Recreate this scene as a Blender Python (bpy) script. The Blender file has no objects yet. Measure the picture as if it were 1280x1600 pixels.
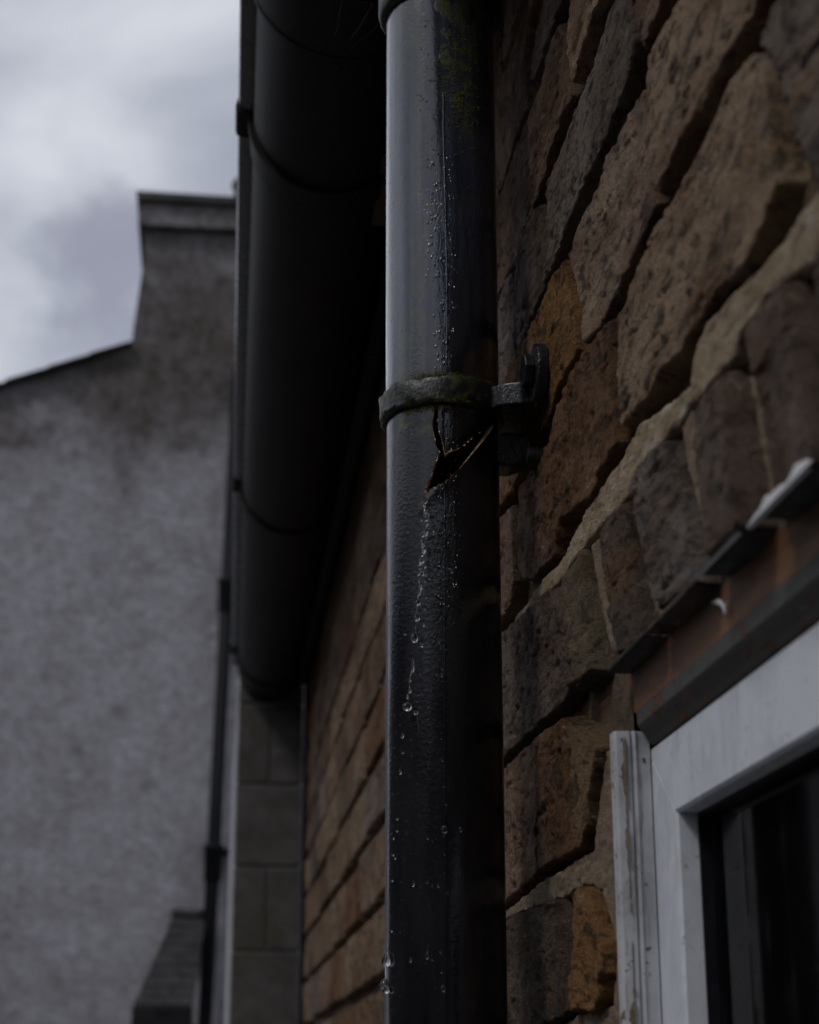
import bpy, bmesh, math, random
import numpy as np
from mathutils import Vector, Matrix
random.seed(7)
C = bpy.data.collections.new("scene"); S = bpy.context.scene
S.collection.children.link(C)

# ------------------------------------------------------------- camera
F = 2736.0                                    # focal length in photo pixels (photo 1600 high)
pitch = math.atan(F/8400); yaw = math.atan(310/2877)
fw = Vector((math.sin(yaw)*math.cos(pitch), math.cos(yaw)*math.cos(pitch), math.sin(pitch)))
rt = Vector((math.cos(yaw), -math.sin(yaw), 0)); up = rt.cross(fw)
cd = bpy.data.cameras.new("camera"); cam = bpy.data.objects.new("camera", cd); C.objects.link(cam)
cam.matrix_world = Matrix(((rt.x, up.x, -fw.x, 0), (rt.y, up.y, -fw.y, 0), (rt.z, up.z, -fw.z, 0), (0, 0, 0, 1)))
cd.sensor_fit = 'VERTICAL'; cd.sensor_height = 36.0; cd.sensor_width = 28.8
cd.lens = 36.0*F/1600; cd.clip_start = 0.02; cd.clip_end = 2000
cd.dof.use_dof = True; cd.dof.focus_distance = 1.24; cd.dof.aperture_fstop = 9.0
S.camera = cam

# ------------------------------------------------------------- sky and light
w = bpy.data.worlds.new("World"); S.world = w; w.use_nodes = True
nt = w.node_tree; nt.nodes.clear(); N = nt.nodes; Lk = nt.links
out = N.new('ShaderNodeOutputWorld'); bg = N.new('ShaderNodeBackground'); bg.inputs['Strength'].default_value = 0.1
sky = N.new('ShaderNodeTexSky'); sky.sky_type = 'NISHITA'; sky.sun_disc = False
sky.sun_elevation = math.radians(50); sky.sun_rotation = math.radians(-125)
tc = N.new('ShaderNodeTexCoord'); mp = N.new('ShaderNodeMapping'); mp.inputs['Scale'].default_value = (1, 1, 1.7)
mp.inputs['Location'].default_value = (0.31, 0.12, 0.55)
n1 = N.new('ShaderNodeTexNoise'); n1.inputs['Scale'].default_value = 4.2; n1.inputs['Detail'].default_value = 5; n1.inputs['Roughness'].default_value = 0.47; n1.inputs['Distortion'].default_value = 0.35
cr = N.new('ShaderNodeValToRGB'); e = cr.color_ramp.elements
e[0].position = 0.36; e[0].color = (3.1, 3.3, 4.1, 1); e[1].position = 0.60; e[1].color = (6.8, 7.1, 7.7, 1)
m = e.new(0.47) if hasattr(e, 'new') else None
m.color = (4.6, 4.85, 5.6, 1)
mx = N.new('ShaderNodeMixRGB'); mx.inputs['Fac'].default_value = 0.93
Lk.new(tc.outputs['Generated'], mp.inputs['Vector']); Lk.new(mp.outputs[0], n1.inputs['Vector']); Lk.new(n1.outputs['Fac'], cr.inputs[0])
Lk.new(sky.outputs[0], mx.inputs[1]); Lk.new(cr.outputs[0], mx.inputs[2]); dst = N.new('ShaderNodeVectorMath'); dst.operation = 'DISTANCE'; Lk.new(tc.outputs['Generated'], dst.inputs[0]); dst.inputs[1].default_value = (-0.0737, 0.8969, 0.4360)
n2 = N.new('ShaderNodeTexNoise'); n2.inputs['Scale'].default_value = 22; n2.inputs['Detail'].default_value = 4; Lk.new(tc.outputs['Generated'], n2.inputs['Vector'])
ad = N.new('ShaderNodeMath'); ad.operation = 'MULTIPLY_ADD'; Lk.new(n2.outputs['Fac'], ad.inputs[0]); ad.inputs[1].default_value = .11; Lk.new(dst.outputs['Value'], ad.inputs[2])
mr = N.new('ShaderNodeMapRange'); mr.interpolation_type = 'SMOOTHSTEP'; Lk.new(ad.outputs[0], mr.inputs[0])
for i_, v_ in enumerate((.075, .112, .85, 0)): mr.inputs[i_+1].default_value = v_
m3 = N.new('ShaderNodeMixRGB'); Lk.new(mr.outputs[0], m3.inputs[0]); Lk.new(mx.outputs[0], m3.inputs[1]); m3.inputs[2].default_value = (2.9, 3.05, 3.9, 1)     # one darker low cloud beside the chimney
Lk.new(m3.outputs[0], bg.inputs[0]); Lk.new(bg.outputs[0], out.inputs[0])
sd = bpy.data.lights.new("sun", 'SUN'); sd.energy = 0.95; sd.angle = math.radians(12); sd.color = (1, 0.97, 0.93)
sun = bpy.data.objects.new("sun", sd); C.objects.link(sun)
el, az = math.radians(50), math.radians(-125)        # light comes from the open side (-X), a little behind
dv = Vector((math.sin(az)*math.cos(el), math.cos(az)*math.cos(el), math.sin(el)))
sun.rotation_euler = dv.to_track_quat('Z', 'Y').to_euler()
S.view_settings.view_transform = 'Standard'; S.view_settings.look = 'None'
S.view_settings.exposure = 0; S.view_settings.gamma = 1

# ------------------------------------------------------------- helpers
def link(o, parent=None):
    C.objects.link(o)
    if parent: o.parent = parent
    return o
def meta(o, label=None, cat=None, group=None, kind=None):
    for k, v in (('label', label), ('category', cat), ('group', group), ('kind', kind)):
        if v: o[k] = v
    return o
def empty(name, loc, label, cat, group=None):
    o = bpy.data.objects.new(name, None); o.location = loc; link(o); return meta(o, label, cat, group)
def mesh_obj(name, verts, faces, mat, parent=None, smooth=False, bevel=0):
    me = bpy.data.meshes.new(name); me.from_pydata([tuple(v) for v in verts], [], faces); me.update()
    if bevel:
        bm = bmesh.new(); bm.from_mesh(me)
        bmesh.ops.bevel(bm, geom=bm.edges[:], offset=bevel, segments=2, affect='EDGES', profile=0.6)
        bm.to_mesh(me); bm.free()
    me.materials.append(mat)
    if smooth:
        me.polygons.foreach_set('use_smooth', [True]*len(me.polygons))
    o = bpy.data.objects.new(name, me); link(o)
    if parent:
        o.parent = parent; o.matrix_parent_inverse = Matrix.Translation(-parent.location)
    return o
def box(name, x0, x1, y0, y1, z0, z1, mat, parent=None, bevel=0):
    v = [(x, y, z) for x in (x0, x1) for y in (y0, y1) for z in (z0, z1)]
    f = [(0, 1, 3, 2), (4, 6, 7, 5), (0, 4, 5, 1), (2, 3, 7, 6), (0, 2, 6, 4), (1, 5, 7, 3)]
    return mesh_obj(name, v, f, mat, parent, bevel=bevel)
def prism(name, pts, axis, a0, a1, mat, parent=None, bevel=0):
    """closed 2-D outline pushed along an axis"""
    def P(p, a): return {'x': (a, p[0], p[1]), 'y': (p[0], a, p[1]), 'z': (p[0], p[1], a)}[axis]
    n = len(pts); v = [P(p, a0) for p in pts]+[P(p, a1) for p in pts]
    f = [tuple(range(n))[::-1], tuple(range(n, 2*n))]+[(i, (i+1) % n, n+(i+1) % n, n+i) for i in range(n)]
    o = mesh_obj(name, v, f, mat, parent, bevel=bevel)
    bm = bmesh.new(); bm.from_mesh(o.data); bmesh.ops.recalc_face_normals(bm, faces=bm.faces[:]); bm.to_mesh(o.data); bm.free()
    return o
def lathe_pts(center, prof, n=64, a0=0, a1=2*math.pi, leanx=0):
    """rings (r, z) about a vertical axis"""
    v, f = [], []
    full = abs(a1-a0-2*math.pi) < 1e-6; m = n if full else n+1
    for r, z in prof:
        for i in range(m):
            a = a0+(a1-a0)*i/n; v.append((center[0]+r*math.cos(a), center[1]+r*math.sin(a), z))
    for j in range(len(prof)-1):
        for i in range(n):
            k = (i+1) % m if full else i+1
            f.append((j*m+i, j*m+k, (j+1)*m+k, (j+1)*m+i))
    return v, f
def lathe(name, center, prof, mat, parent=None, n=64):
    v, f = lathe_pts(center, prof, n); return mesh_obj(name, v, f, mat, parent, smooth=True)
def disc_x(name, x0, x1, cy, cz, r, mat, parent=None, n=24, bevel=0.001, ry=1):
    pts = [(cy+r*ry*math.cos(2*math.pi*i/n), cz+r*math.sin(2*math.pi*i/n)) for i in range(n)]
    return prism(name, pts, 'x', x0, x1, mat, parent, bevel=bevel)
def tube(name, path, r, mat, parent=None, n=12):
    v, f = [], []; P = [Vector(p) for p in path]; R = r if isinstance(r, (list, tuple)) else [r]*len(P)
    for i, p in enumerate(P):
        t = (P[min(i+1, len(P)-1)]-P[max(i-1, 0)]).normalized()
        a = t.cross(Vector((0.3, 1, 0.2))).normalized(); b = t.cross(a)
        for k in range(n):
            q = 2*math.pi*k/n; v.append(p+a*(R[i]*math.cos(q))+b*(R[i]*math.sin(q)))
    for i in range(len(P)-1):
        for k in range(n): f.append((i*n+k, i*n+(k+1) % n, (i+1)*n+(k+1) % n, (i+1)*n+k))
    f.append(tuple(range(n))[::-1]); f.append(tuple(range((len(P)-1)*n, len(P)*n)))
    return mesh_obj(name, v, f, mat, parent, smooth=True)

def vnoise(x, y, seed):
    xi = np.floor(x).astype(np.int64); yi = np.floor(y).astype(np.int64); xf = x-xi; yf = y-yi
    def h(a, b):
        n = (a*374761393+b*668265263+seed*1442695041) & 0xffffffff
        n = ((n ^ (n >> 13))*1274126177) & 0xffffffff
        return ((n ^ (n >> 16)) & 0xffff)/65535.0
    u = xf*xf*(3-2*xf); v = yf*yf*(3-2*yf)
    return (h(xi, yi)*(1-u)+h(xi+1, yi)*u)*(1-v)+(h(xi, yi+1)*(1-u)+h(xi+1, yi+1)*u)*v
def fbm(x, y, seed, oct=4, gain=.55):
    s = 0; a = 1; t = 0
    for o in range(oct):
        s = s+a*vnoise(x*2**o+o*17.3, y*2**o+o*9.1, seed+o*31); t += a; a *= gain
    return s/t*2-1
def poly_sd(Y, Z, poly):
    """signed distance, positive inside"""
    d = np.full(Y.shape, 1e9); ins = np.zeros(Y.shape, bool); n = len(poly)
    for i in range(n):
        ax, ay = poly[i]; bx, by = poly[(i+1) % n]
        ex, ey = bx-ax, by-ay; L = ex*ex+ey*ey+1e-12
        t = np.clip(((Y-ax)*ex+(Z-ay)*ey)/L, 0, 1)
        d = np.minimum(d, np.hypot(Y-ax-t*ex, Z-ay-t*ey))
        cond = (ay > Z) != (by > Z)
        xi = (bx-ax)*(Z-ay)/((by-ay) if abs(by-ay) > 1e-12 else 1e-12)+ax
        ins ^= cond & (Y < xi)
    return np.where(ins, d, -d)
def relief(poly, W, proud, depth, dy, dz, edge, amp, seed, rag, tilt=(0, 0), fine=1.0, grow=0):
    ys = [p[0] for p in poly]; zs = [p[1] for p in poly]; pad = .006
    y = np.arange(min(ys)-pad, max(ys)+pad+dy, dy); z = np.arange(min(zs)-pad, max(zs)+pad+dz, dz)
    Y, Z = np.meshgrid(y, z, indexing='ij')
    d = poly_sd(Y, Z, poly)
    d = d+rag*fbm(Y*70, Z*90, seed, 4)+grow
    s = np.clip((d+.001)/edge, 0, 1); s = 1-(1-s)**2.2
    hgt = proud*s+amp*.6*fbm(Y*16, Z*42, seed+5, 5, .6)*s+amp*.75*fbm(Y*110, Z*210, seed+9, 3)*s*fine
    pit = np.clip(fbm(Y*45, Z*190, seed+77, 4)-.22, 0, 1)*amp*2.6*fine
    hgt = hgt-pit*s+(Y-np.mean(ys))*tilt[0]*s+(Z-np.mean(zs))*tilt[1]*s
    X = W-hgt+(1-s)*depth*.35
    X = np.where(d < 0, X+(W+depth-X)*np.clip(-d/.0022, 0, 1), X)
    keep = d > -.0030
    nz = len(z); vi = np.arange(Y.size).reshape(Y.shape)
    a, b, c, e_ = vi[:-1, :-1], vi[1:, :-1], vi[1:, 1:], vi[:-1, 1:]
    k = keep[:-1, :-1] | keep[1:, :-1] | keep[1:, 1:] | keep[:-1, 1:]
    F_ = np.stack([a[k], e_[k], c[k], b[k]], 1)
    used = np.unique(F_); rm = -np.ones(Y.size, int); rm[used] = np.arange(len(used))
    V = np.stack([X.ravel(), Y.ravel(), Z.ravel()], 1)[used]
    return V, rm[F_]
def np_mesh(name, V, F_, mat, smooth=True):
    me = bpy.data.meshes.new(name); me.vertices.add(len(V)); me.vertices.foreach_set('co', V.astype(np.float32).ravel())
    me.loops.add(F_.size); me.loops.foreach_set('vertex_index', F_.astype(np.int32).ravel())
    me.polygons.add(len(F_)); me.polygons.foreach_set('loop_start', (np.arange(len(F_))*4).astype(np.int32))
    me.update(calc_edges=True); me.materials.append(mat)
    me.polygons.foreach_set('use_smooth', [smooth]*len(F_)); return me

def blobs(name, items, mat):
    """many small spheres (centre, (rx, ry, rz)) in one mesh"""
    b_ = bmesh.new(); bmesh.ops.create_icosphere(b_, subdivisions=1, radius=1)
    T = np.array([v.co[:] for v in b_.verts]); Fc = np.array([[v.index for v in f.verts] for f in b_.faces]); b_.free()
    V = np.concatenate([T*np.array(sc)+np.array(c) for c, sc in items]); Q = np.concatenate([Fc+len(T)*i for i in range(len(items))])
    me = bpy.data.meshes.new(name); me.from_pydata(V.tolist(), [], Q.tolist()); me.materials.append(mat)
    me.polygons.foreach_set('use_smooth', [True]*len(me.polygons)); return me

# ------------------------------------------------------------- materials
def new_mat(name):
    mt = bpy.data.materials.new(name); mt.use_nodes = True
    t = mt.node_tree; b = t.nodes['Principled BSDF']; return mt, t, b
class G:
    """tiny node graph helper"""
    def __init__(s, t): s.t = t
    def n(s, typ, **kw):
        nd = s.t.nodes.new(typ)
        for k, v in kw.items():
            if k in nd.inputs: s.set(nd.inputs[k], v)
            else: setattr(nd, k, v)
        return nd
    def set(s, inp, v):
        if hasattr(v, 'is_output') or isinstance(v, bpy.types.NodeSocket): s.t.links.new(v, inp)
        else: inp.default_value = v
    def noise(s, vec, scale, detail=4, rough=.55, dist=0):
        nd = s.n('ShaderNodeTexNoise'); s.t.links.new(vec, nd.inputs['Vector'])
        for k, v in (('Scale', scale), ('Detail', detail), ('Roughness', rough), ('Distortion', dist)): nd.inputs[k].default_value = v
        return nd.outputs['Fac']
    def m(s, op, a, b=None, c=None):
        nd = s.n('ShaderNodeMath', operation=op); s.set(nd.inputs[0], a)
        if b is not None: s.set(nd.inputs[1], b)
        if c is not None: s.set(nd.inputs[2], c)
        return nd.outputs[0]
    def rng(s, v, a, b, c=0., d=1.):
        nd = s.n('ShaderNodeMapRange'); nd.interpolation_type = 'SMOOTHSTEP'; s.set(nd.inputs[0], v)
        for i, q in enumerate((a, b, c, d)): nd.inputs[i+1].default_value = q
        return nd.outputs[0]
    def mix(s, f, a, b, mode='MIX'):
        nd = s.n('ShaderNodeMixRGB', blend_type=mode); s.set(nd.inputs[0], f)
        for i, v in ((1, a), (2, b)):
            if isinstance(v, tuple): nd.inputs[i].default_value = v if len(v) == 4 else (*v, 1)
            else: s.t.links.new(v, nd.inputs[i])
        return nd.outputs[0]
    def bump(s, h, strength, dist, nrm=None):
        nd = s.n('ShaderNodeBump'); nd.inputs['Strength'].default_value = strength; nd.inputs['Distance'].default_value = dist
        s.t.links.new(h, nd.inputs['Height'])
        if nrm is not None: s.t.links.new(nrm, nd.inputs['Normal'])
        return nd.outputs[0]
    def pos(s, scale=(1, 1, 1)):
        g = s.n('ShaderNodeNewGeometry'); mpn = s.n('ShaderNodeMapping'); mpn.inputs['Scale'].default_value = scale
        s.t.links.new(g.outputs['Position'], mpn.inputs['Vector']); return mpn.outputs[0]

def make_brick_mat():
    mt, t, b = new_mat('weathered_brick'); g = G(t)
    oi = g.n('ShaderNodeObjectInfo'); p = g.pos(); ps = g.pos((1, .45, 1.2))
    big = g.noise(ps, 14, 4, .6, .6); mid = g.noise(ps, 60, 5, .65, 1.0); fin = g.noise(g.pos((1, .6, 1.1)), 650, 5, .75, 1.2)
    col = g.mix(g.rng(big, .30, .62), g.mix(1, oi.outputs['Color'], (.55, .47, .42), 'MULTIPLY'), oi.outputs['Color'])
    ochre = g.rng(g.noise(ps, 9, 3, .5, 1.5), .58, .74, 0, .5)
    col = g.mix(ochre, col, (.30, .155, .06))
    col = g.mix(g.rng(mid, .37, .51, .72, 0), col, (.04, .032, .028))
    col = g.mix(g.rng(mid, .58, .74, 0, .5), col, (.46, .36, .26))
    f2 = g.rng(fin, .28, .72, .50, 1.45)
    f2 = g.m('MULTIPLY', f2, 1.38); cm = g.n('ShaderNodeCombineColor'); [t.links.new(f2, cm.inputs[i]) for i in range(3)]
    col = g.mix(1, col, cm.outputs[0], 'MULTIPLY')
    rv = g.rng(oi.outputs['Random'], 0, 1, .82, 1.15)
    cm2 = g.n('ShaderNodeCombineColor'); [t.links.new(rv, cm2.inputs[i]) for i in range(3)]
    col = g.mix(1, col, cm2.outputs[0], 'MULTIPLY')
    t.links.new(col, b.inputs['Base Color'])
    h1 = g.noise(g.pos((1, .36, 1.1)), 210, 8, .70, 1.6); h2 = g.noise(p, 750, 5, .68, 2.0)
    vo = g.n('ShaderNodeTexVoronoi'); t.links.new(g.pos((1, .5, 1.1)), vo.inputs['Vector']); vo.inputs['Scale'].default_value = 130
    pits = g.rng(vo.outputs['Distance'], .05, .22); pm = g.rng(g.noise(p, 18, 2), .56, .66)
    pits = g.m('MULTIPLY', g.m('SUBTRACT', 1.0, pits), pm)
    h = g.m('SUBTRACT', g.m('ADD', g.m('MULTIPLY', h1, 1.5), g.m('MULTIPLY', h2, .75)), g.m('MULTIPLY', pits, .5))
    t.links.new(g.bump(h, 1.0, .009), b.inputs['Normal'])
    t.links.new(g.rng(g.noise(p, 35, 3), .35, .65, .55, .95), b.inputs['Roughness'])
    b.inputs['Specular IOR Level'].default_value = .10
    return mt
def make_rough_mat(name, c1, c2, scale=60, rough=.9, bump=.8, bdist=.003, stretch=(1, .5, 1), c3=None, spec=.12):
    mt, t, b = new_mat(name); g = G(t); p = g.pos(stretch)
    a = g.noise(p, scale, 6, .65, .8); col = g.mix(g.rng(a, .3, .7), c1, c2)
    if c3: col = g.mix(g.rng(g.noise(p, scale*.3, 3, .5, 1), .55, .7, 0, .8), col, c3)
    t.links.new(col, b.inputs['Base Color'])
    t.links.new(g.bump(g.noise(p, scale*3.5, 6, .65, 1.5), bump, bdist), b.inputs['Normal'])
    b.inputs['Roughness'].default_value = rough; b.inputs['Specular IOR Level'].default_value = spec
    return mt
BRICK = make_brick_mat()
COL = dict(soot=(.165, .12, .092), brown=(.25, .165, .11), rusty=(.27, .15, .08), ochre=(.25, .165, .09), orange=(.34, .18, .075),
           oliv=(.21, .165, .11), grey=(.25, .205, .18), plum=(.17, .122, .098), tan=(.36, .255, .17), tan2=(.33, .24, .17), grey2=(.25, .20, .165))
MORT = {'pale': make_rough_mat('pale_mortar', (.25, .185, .12), (.42, .33, .23), 70, c3=(.55, .50, .44), bump=1, bdist=.004),
        'warm': make_rough_mat('warm_mortar', (.19, .14, .095), (.30, .23, .16), 120, bump=1, bdist=.003, c3=(.19, .15, .12))}
DARKM = make_rough_mat('recessed_mortar', (.09, .065, .044), (.17, .125, .085), 90, bump=1, bdist=.004)

def make_pipe_mat():
    """black gloss-painted iron: seam, wet film, algae, sky sheen painted on the upper part"""
    mt, t, b = new_mat('painted_iron_pipe'); g = G(t)
    ge = g.n('ShaderNodeNewGeometry'); sx = g.n('ShaderNodeSeparateXYZ'); t.links.new(ge.outputs['Position'], sx.inputs[0])
    th = g.m('ARCTAN2', g.m('SUBTRACT', sx.outputs[1], 1.21), g.m('SUBTRACT', sx.outputs[0], .155))   # -pi..pi, -pi/2 towards the lens
    z = sx.outputs[2]; p = g.pos(); pv = g.pos((1, 1, .22))
    # wet strip right of the casting seam
    wet = g.m('MULTIPLY', g.rng(th, -2.15, -1.70), g.rng(th, -1.60, -1.15, 1, 0))
    wn = g.noise(pv, 40, 3, .5, .5)
    wet = g.rng(g.m('ADD', wet, g.m('MULTIPLY', wn, 1.6)), 1.15, 2.0)
    wet = g.m('MULTIPLY', g.m('MULTIPLY', wet, g.rng(z, .60, .70, 1, 0)), g.rng(z, .26, .40, .0, 1))
    # algae near the top and under the clamp
    an = g.noise(g.pos((1, 1, .6)), 75, 6, .7, .4)
    zone = g.m('MULTIPLY', g.rng(z, .60, .76), g.m('MULTIPLY', g.rng(th, -1.95, -1.6), g.rng(th, -1.0, -.6, 1, 0)))
    alg = g.rng(g.m('ADD', an, g.m('MULTIPLY', zone, .30)), .70, .88)
    dirt = g.m('MULTIPLY', g.rng(g.noise(pv, 26, 5, .65, .6), .45, .62), g.m('MULTIPLY', g.rng(th, -1.85, -1.25), g.rng(z, .48, .66)))
    base = g.mix(g.rng(g.noise(pv, 30, 4), .35, .65), (.006, .0065, .009), (.012, .013, .017))
    base = g.mix(dirt, base, (.020, .019, .018))
    sky_sheen = g.m('MULTIPLY', g.rng(z, .42, .62), g.rng(g.noise(g.pos((1, 1, .08)), 55, 5, .62), .36, .64, .15, 1))
    base = g.mix(g.m('MULTIPLY', sky_sheen, .85), base, (.038, .050, .088))  # blue-grey sky reflection painted into the colour of the upper pipe
    base = g.mix(alg, base, (.065, .07, .017))
    moss2 = g.m('MULTIPLY', g.rng(z, .440, .452), g.m('MULTIPLY', g.rng(z, .455, .478, 1, .3), g.rng(g.noise(p, 90, 4), .5, .6)))
    base = g.mix(g.m('MULTIPLY', moss2, g.rng(th, -1.9, -1.7, 1, 0)), base, (.06, .065, .012))
    t.links.new(base, b.inputs['Base Color'])
    r = g.rng(g.noise(pv, 70, 5, .6), .3, .7, .12, .26)
    r = g.m('ADD', r, g.m('MULTIPLY', sky_sheen, .10))
    r = g.m('ADD', g.m('MULTIPLY', r, g.m('SUBTRACT', 1.0, wet)), g.m('MULTIPLY', wet, .13))
    r = g.m('ADD', r, g.m('MULTIPLY', g.m('MAXIMUM', alg, g.m('MULTIPLY', dirt, .8)), .5))
    t.links.new(r, b.inputs['Roughness'])
    n0 = g.bump(g.noise(p, 330, 3, .5), .22, .0008)
    n0 = g.bump(g.noise(pv, 22, 3, .5), .35, .004, n0)
    vd = g.n('ShaderNodeTexVoronoi'); t.links.new(g.pos((1, 1, .55)), vd.inputs['Vector']); vd.inputs['Scale'].default_value = 420; vd.inputs['Randomness'].default_value = 1
    bead = g.m('MULTIPLY', g.rng(vd.outputs['Distance'], .12, .42, 1, 0), g.rng(g.noise(p, 160, 3, .6), .47, .60))
    wb = g.m('MULTIPLY', g.m('ADD', g.m('MULTIPLY', bead, 1.3), g.m('MULTIPLY', g.noise(g.pos((1, 1, .25)), 120, 4, .6, 1.5), 1.2)), wet)
    n0 = g.bump(wb, .65, .0016, n0)
    n0 = g.bump(g.m('MULTIPLY', g.noise(p, 260, 4, .6), g.m('MAXIMUM', g.m('MULTIPLY', alg, .5), dirt)), .45, .0015, n0)
    t.links.new(n0, b.inputs['Normal']); b.inputs['Specular IOR Level'].default_value = .55
    b.inputs['Coat Weight'].default_value = 1.0; b.inputs['Coat Roughness'].default_value = .10
    t.links.new(n0, b.inputs['Coat Normal']); t.links.new(g.rng(z, .475, .50, .12, 1.0), b.inputs['Coat Weight'])
    return mt
PIPE = make_pipe_mat()
def make_iron(name, c=(.012, .013, .015), rough=(.3, .6), moss=0, scale=120):
    mt, t, b = new_mat(name); g = G(t); p = g.pos()
    a = g.noise(p, scale, 5, .6, .5); base = g.mix(a, c, tuple(q*2.2 for q in c))
    if moss:
        ge = g.n('ShaderNodeNewGeometry'); sx = g.n('ShaderNodeSeparateXYZ'); t.links.new(ge.outputs['Position'], sx.inputs[0])
        k = g.m('MULTIPLY', g.rng(g.noise(p, 110, 6, .7, .6), .54-.14*moss, .66), g.rng(sx.outputs[0], .165, .195, 1, .15))
        base = g.mix(k, base, (.05, .058, .014))
    t.links.new(base, b.inputs['Base Color']); t.links.new(g.rng(g.noise(p, 60, 4), .3, .7, *rough), b.inputs['Roughness'])
    t.links.new(g.bump(g.noise(p, scale*2, 5, .6), .6, .0015), b.inputs['Normal']); return mt
CLAMP = make_iron('mossy_painted_iron', c=(.004, .0045, .006), moss=.6, rough=(.24, .5)); IRON = make_iron('black_painted_iron', c=(.005, .0055, .007), rough=(.18, .42))
GUT = make_rough_mat('matt_black_gutter', (.009, .0085, .0085), (.020, .0175, .0155), 14, rough=.62, bump=.15, bdist=.001, stretch=(1, .35, 1), spec=.2, c3=(.028, .021, .016))
GLIP = make_iron('sky_lit_gutter_lip', (.075, .078, .088), (.22, .34), scale=30)  # coloured pale to stand for the edge lit by the sky
RUST = make_rough_mat('rusted_broken_edge', (.32, .15, .07), (.60, .45, .34), 400, rough=.6, bump=.6, bdist=.0008, stretch=(1, 1, 1))
INNER = make_rough_mat('pipe_bore', (.006, .005, .004), (.015, .010, .007), 100, stretch=(1, 1, 1))
BLACKW = make_rough_mat('black_painted_timber', (.010, .010, .011), (.022, .020, .020), 20, rough=.6, bump=.4, stretch=(1, .2, 1))
BROWNW = make_rough_mat('bare_weathered_timber', (.07, .045, .032), (.13, .09, .065), 50, bump=.6, stretch=(1, .2, 1))
def make_white(name, c=(.62, .63, .67), dirt=.5, rough=.38, spec=.4, stretch=(1, 1, 1)):
    mt, t, b = new_mat(name); g = G(t); p = g.pos(stretch)
    a = g.noise(p, 22, 5, .62, .5); col = g.mix(g.rng(a, .40, .66), c, tuple(q*(1-.28*dirt) for q in c))
    sp = g.rng(g.noise(p, 260, 3, .6, .6), .60, .68); col = g.mix(g.m('MULTIPLY', sp, g.m('MULTIPLY', g.rng(g.noise(p, 30, 3), .46, .62), .95*dirt)), col, (.10, .075, .05))
    col = g.mix(g.rng(g.noise(g.pos((1, 1, .12)), 170, 5, .7), .52, .70, 0, .75*dirt*dirt), col, (.20, .17, .14))
    t.links.new(col, b.inputs['Base Color']); t.links.new(g.rng(a, .3, .7, rough, rough+.2), b.inputs['Roughness'])
    t.links.new(g.bump(g.noise(p, 300, 3), .15, .0008), b.inputs['Normal']); b.inputs['Specular IOR Level'].default_value = spec
    return mt
UPVC = make_white('grubby_white_window_frame', (.68, .70, .76), dirt=.6)
TRIM = make_white('dirty_white_painted_trim', (.50, .51, .54), dirt=1.05, rough=.5)
def make_peeling(name, under, over, cut):
    mt, t, b = new_mat(name); g = G(t); p = g.pos((1, .6, 1))
    a = g.noise(p, 45, 6, .7, .8); k = g.rng(a, cut, cut+.03)
    u = g.mix(g.rng(g.noise(g.pos((1, .1, 1)), 120, 5), .3, .7), under, tuple(q*.45 for q in under))
    o = g.mix(g.noise(p, 80, 4), over, tuple(q*.7 for q in over))
    t.links.new(g.mix(k, u, o), b.inputs['Base Color']); b.inputs['Roughness'].default_value = .65
    t.links.new(g.bump(g.m('ADD', k, g.m('MULTIPLY', g.noise(p, 250, 4), .5)), .6, .0012), b.inputs['Normal']); return mt
ORANGEW = make_peeling('bare_orange_timber', (.20, .085, .028), (.10, .075, .052), .60)
GREYW = make_peeling('peeling_grey_paint', (.12, .05, .02), (.075, .07, .064), .44)
BLACKR = make_rough_mat('black_rubber', (.008, .008, .011), (.016, .016, .022), 60, rough=.5, bump=.2, bdist=.0005)
def simple(name, c, rough=.5, metal=0, trans=0, ior=1.45):
    mt, t, b = new_mat(name); g = G(t); a = g.noise(g.pos(), 30, 3)
    t.links.new(g.mix(g.m('MULTIPLY', a, .5), c, tuple(q*.8 for q in c)), b.inputs['Base Color'])
    b.inputs['Roughness'].default_value = rough; b.inputs['Metallic'].default_value = metal
    b.inputs['Transmission Weight'].default_value = trans; b.inputs['IOR'].default_value = ior; return mt
SPACER = simple('dull_aluminium_spacer', (.07, .078, .083), .5, .3)
DESIC = simple('bright_spacer_perforation', (.6, .6, .62), .4)
CHIPW = make_rough_mat('splashed_white_paint', (.45, .45, .46), (.62, .62, .64), 90, rough=.6, bump=.5, bdist=.001)
def make_glass():
    mt, t, b = new_mat('window_glass'); g = G(t)
    for nd in list(t.nodes): t.nodes.remove(nd)
    o = g.n('ShaderNodeOutputMaterial'); tr = g.n('ShaderNodeBsdfTransparent'); tr.inputs[0].default_value = (.75, .78, .78, 1)
    gl = g.n('ShaderNodeBsdfGlossy'); gl.inputs['Roughness'].default_value = .06; gl.inputs[0].default_value = (.5, .5, .5, 1)
    fr = g.n('ShaderNodeFresnel'); fr.inputs[0].default_value = 1.4
    df = g.n('ShaderNodeBsdfDiffuse'); df.inputs[0].default_value = (.3, .3, .3, 1)
    m1 = g.n('ShaderNodeMixShader'); m2 = g.n('ShaderNodeMixShader')
    t.links.new(fr.outputs[0], m1.inputs[0]); t.links.new(tr.outputs[0], m1.inputs[1]); t.links.new(gl.outputs[0], m1.inputs[2])
    t.links.new(g.rng(g.noise(g.pos((1, 1, .3)), 60, 5, .7), .5, .8, .005, .05), m2.inputs[0]); t.links.new(m1.outputs[0], m2.inputs[1]); t.links.new(df.outputs[0], m2.inputs[2])
    t.links.new(m2.outputs[0], o.inputs[0]); return mt
GLASS = make_glass()
WATER = simple('water', (1, 1, 1), .02, 0, 1.0, 1.33)
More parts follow.
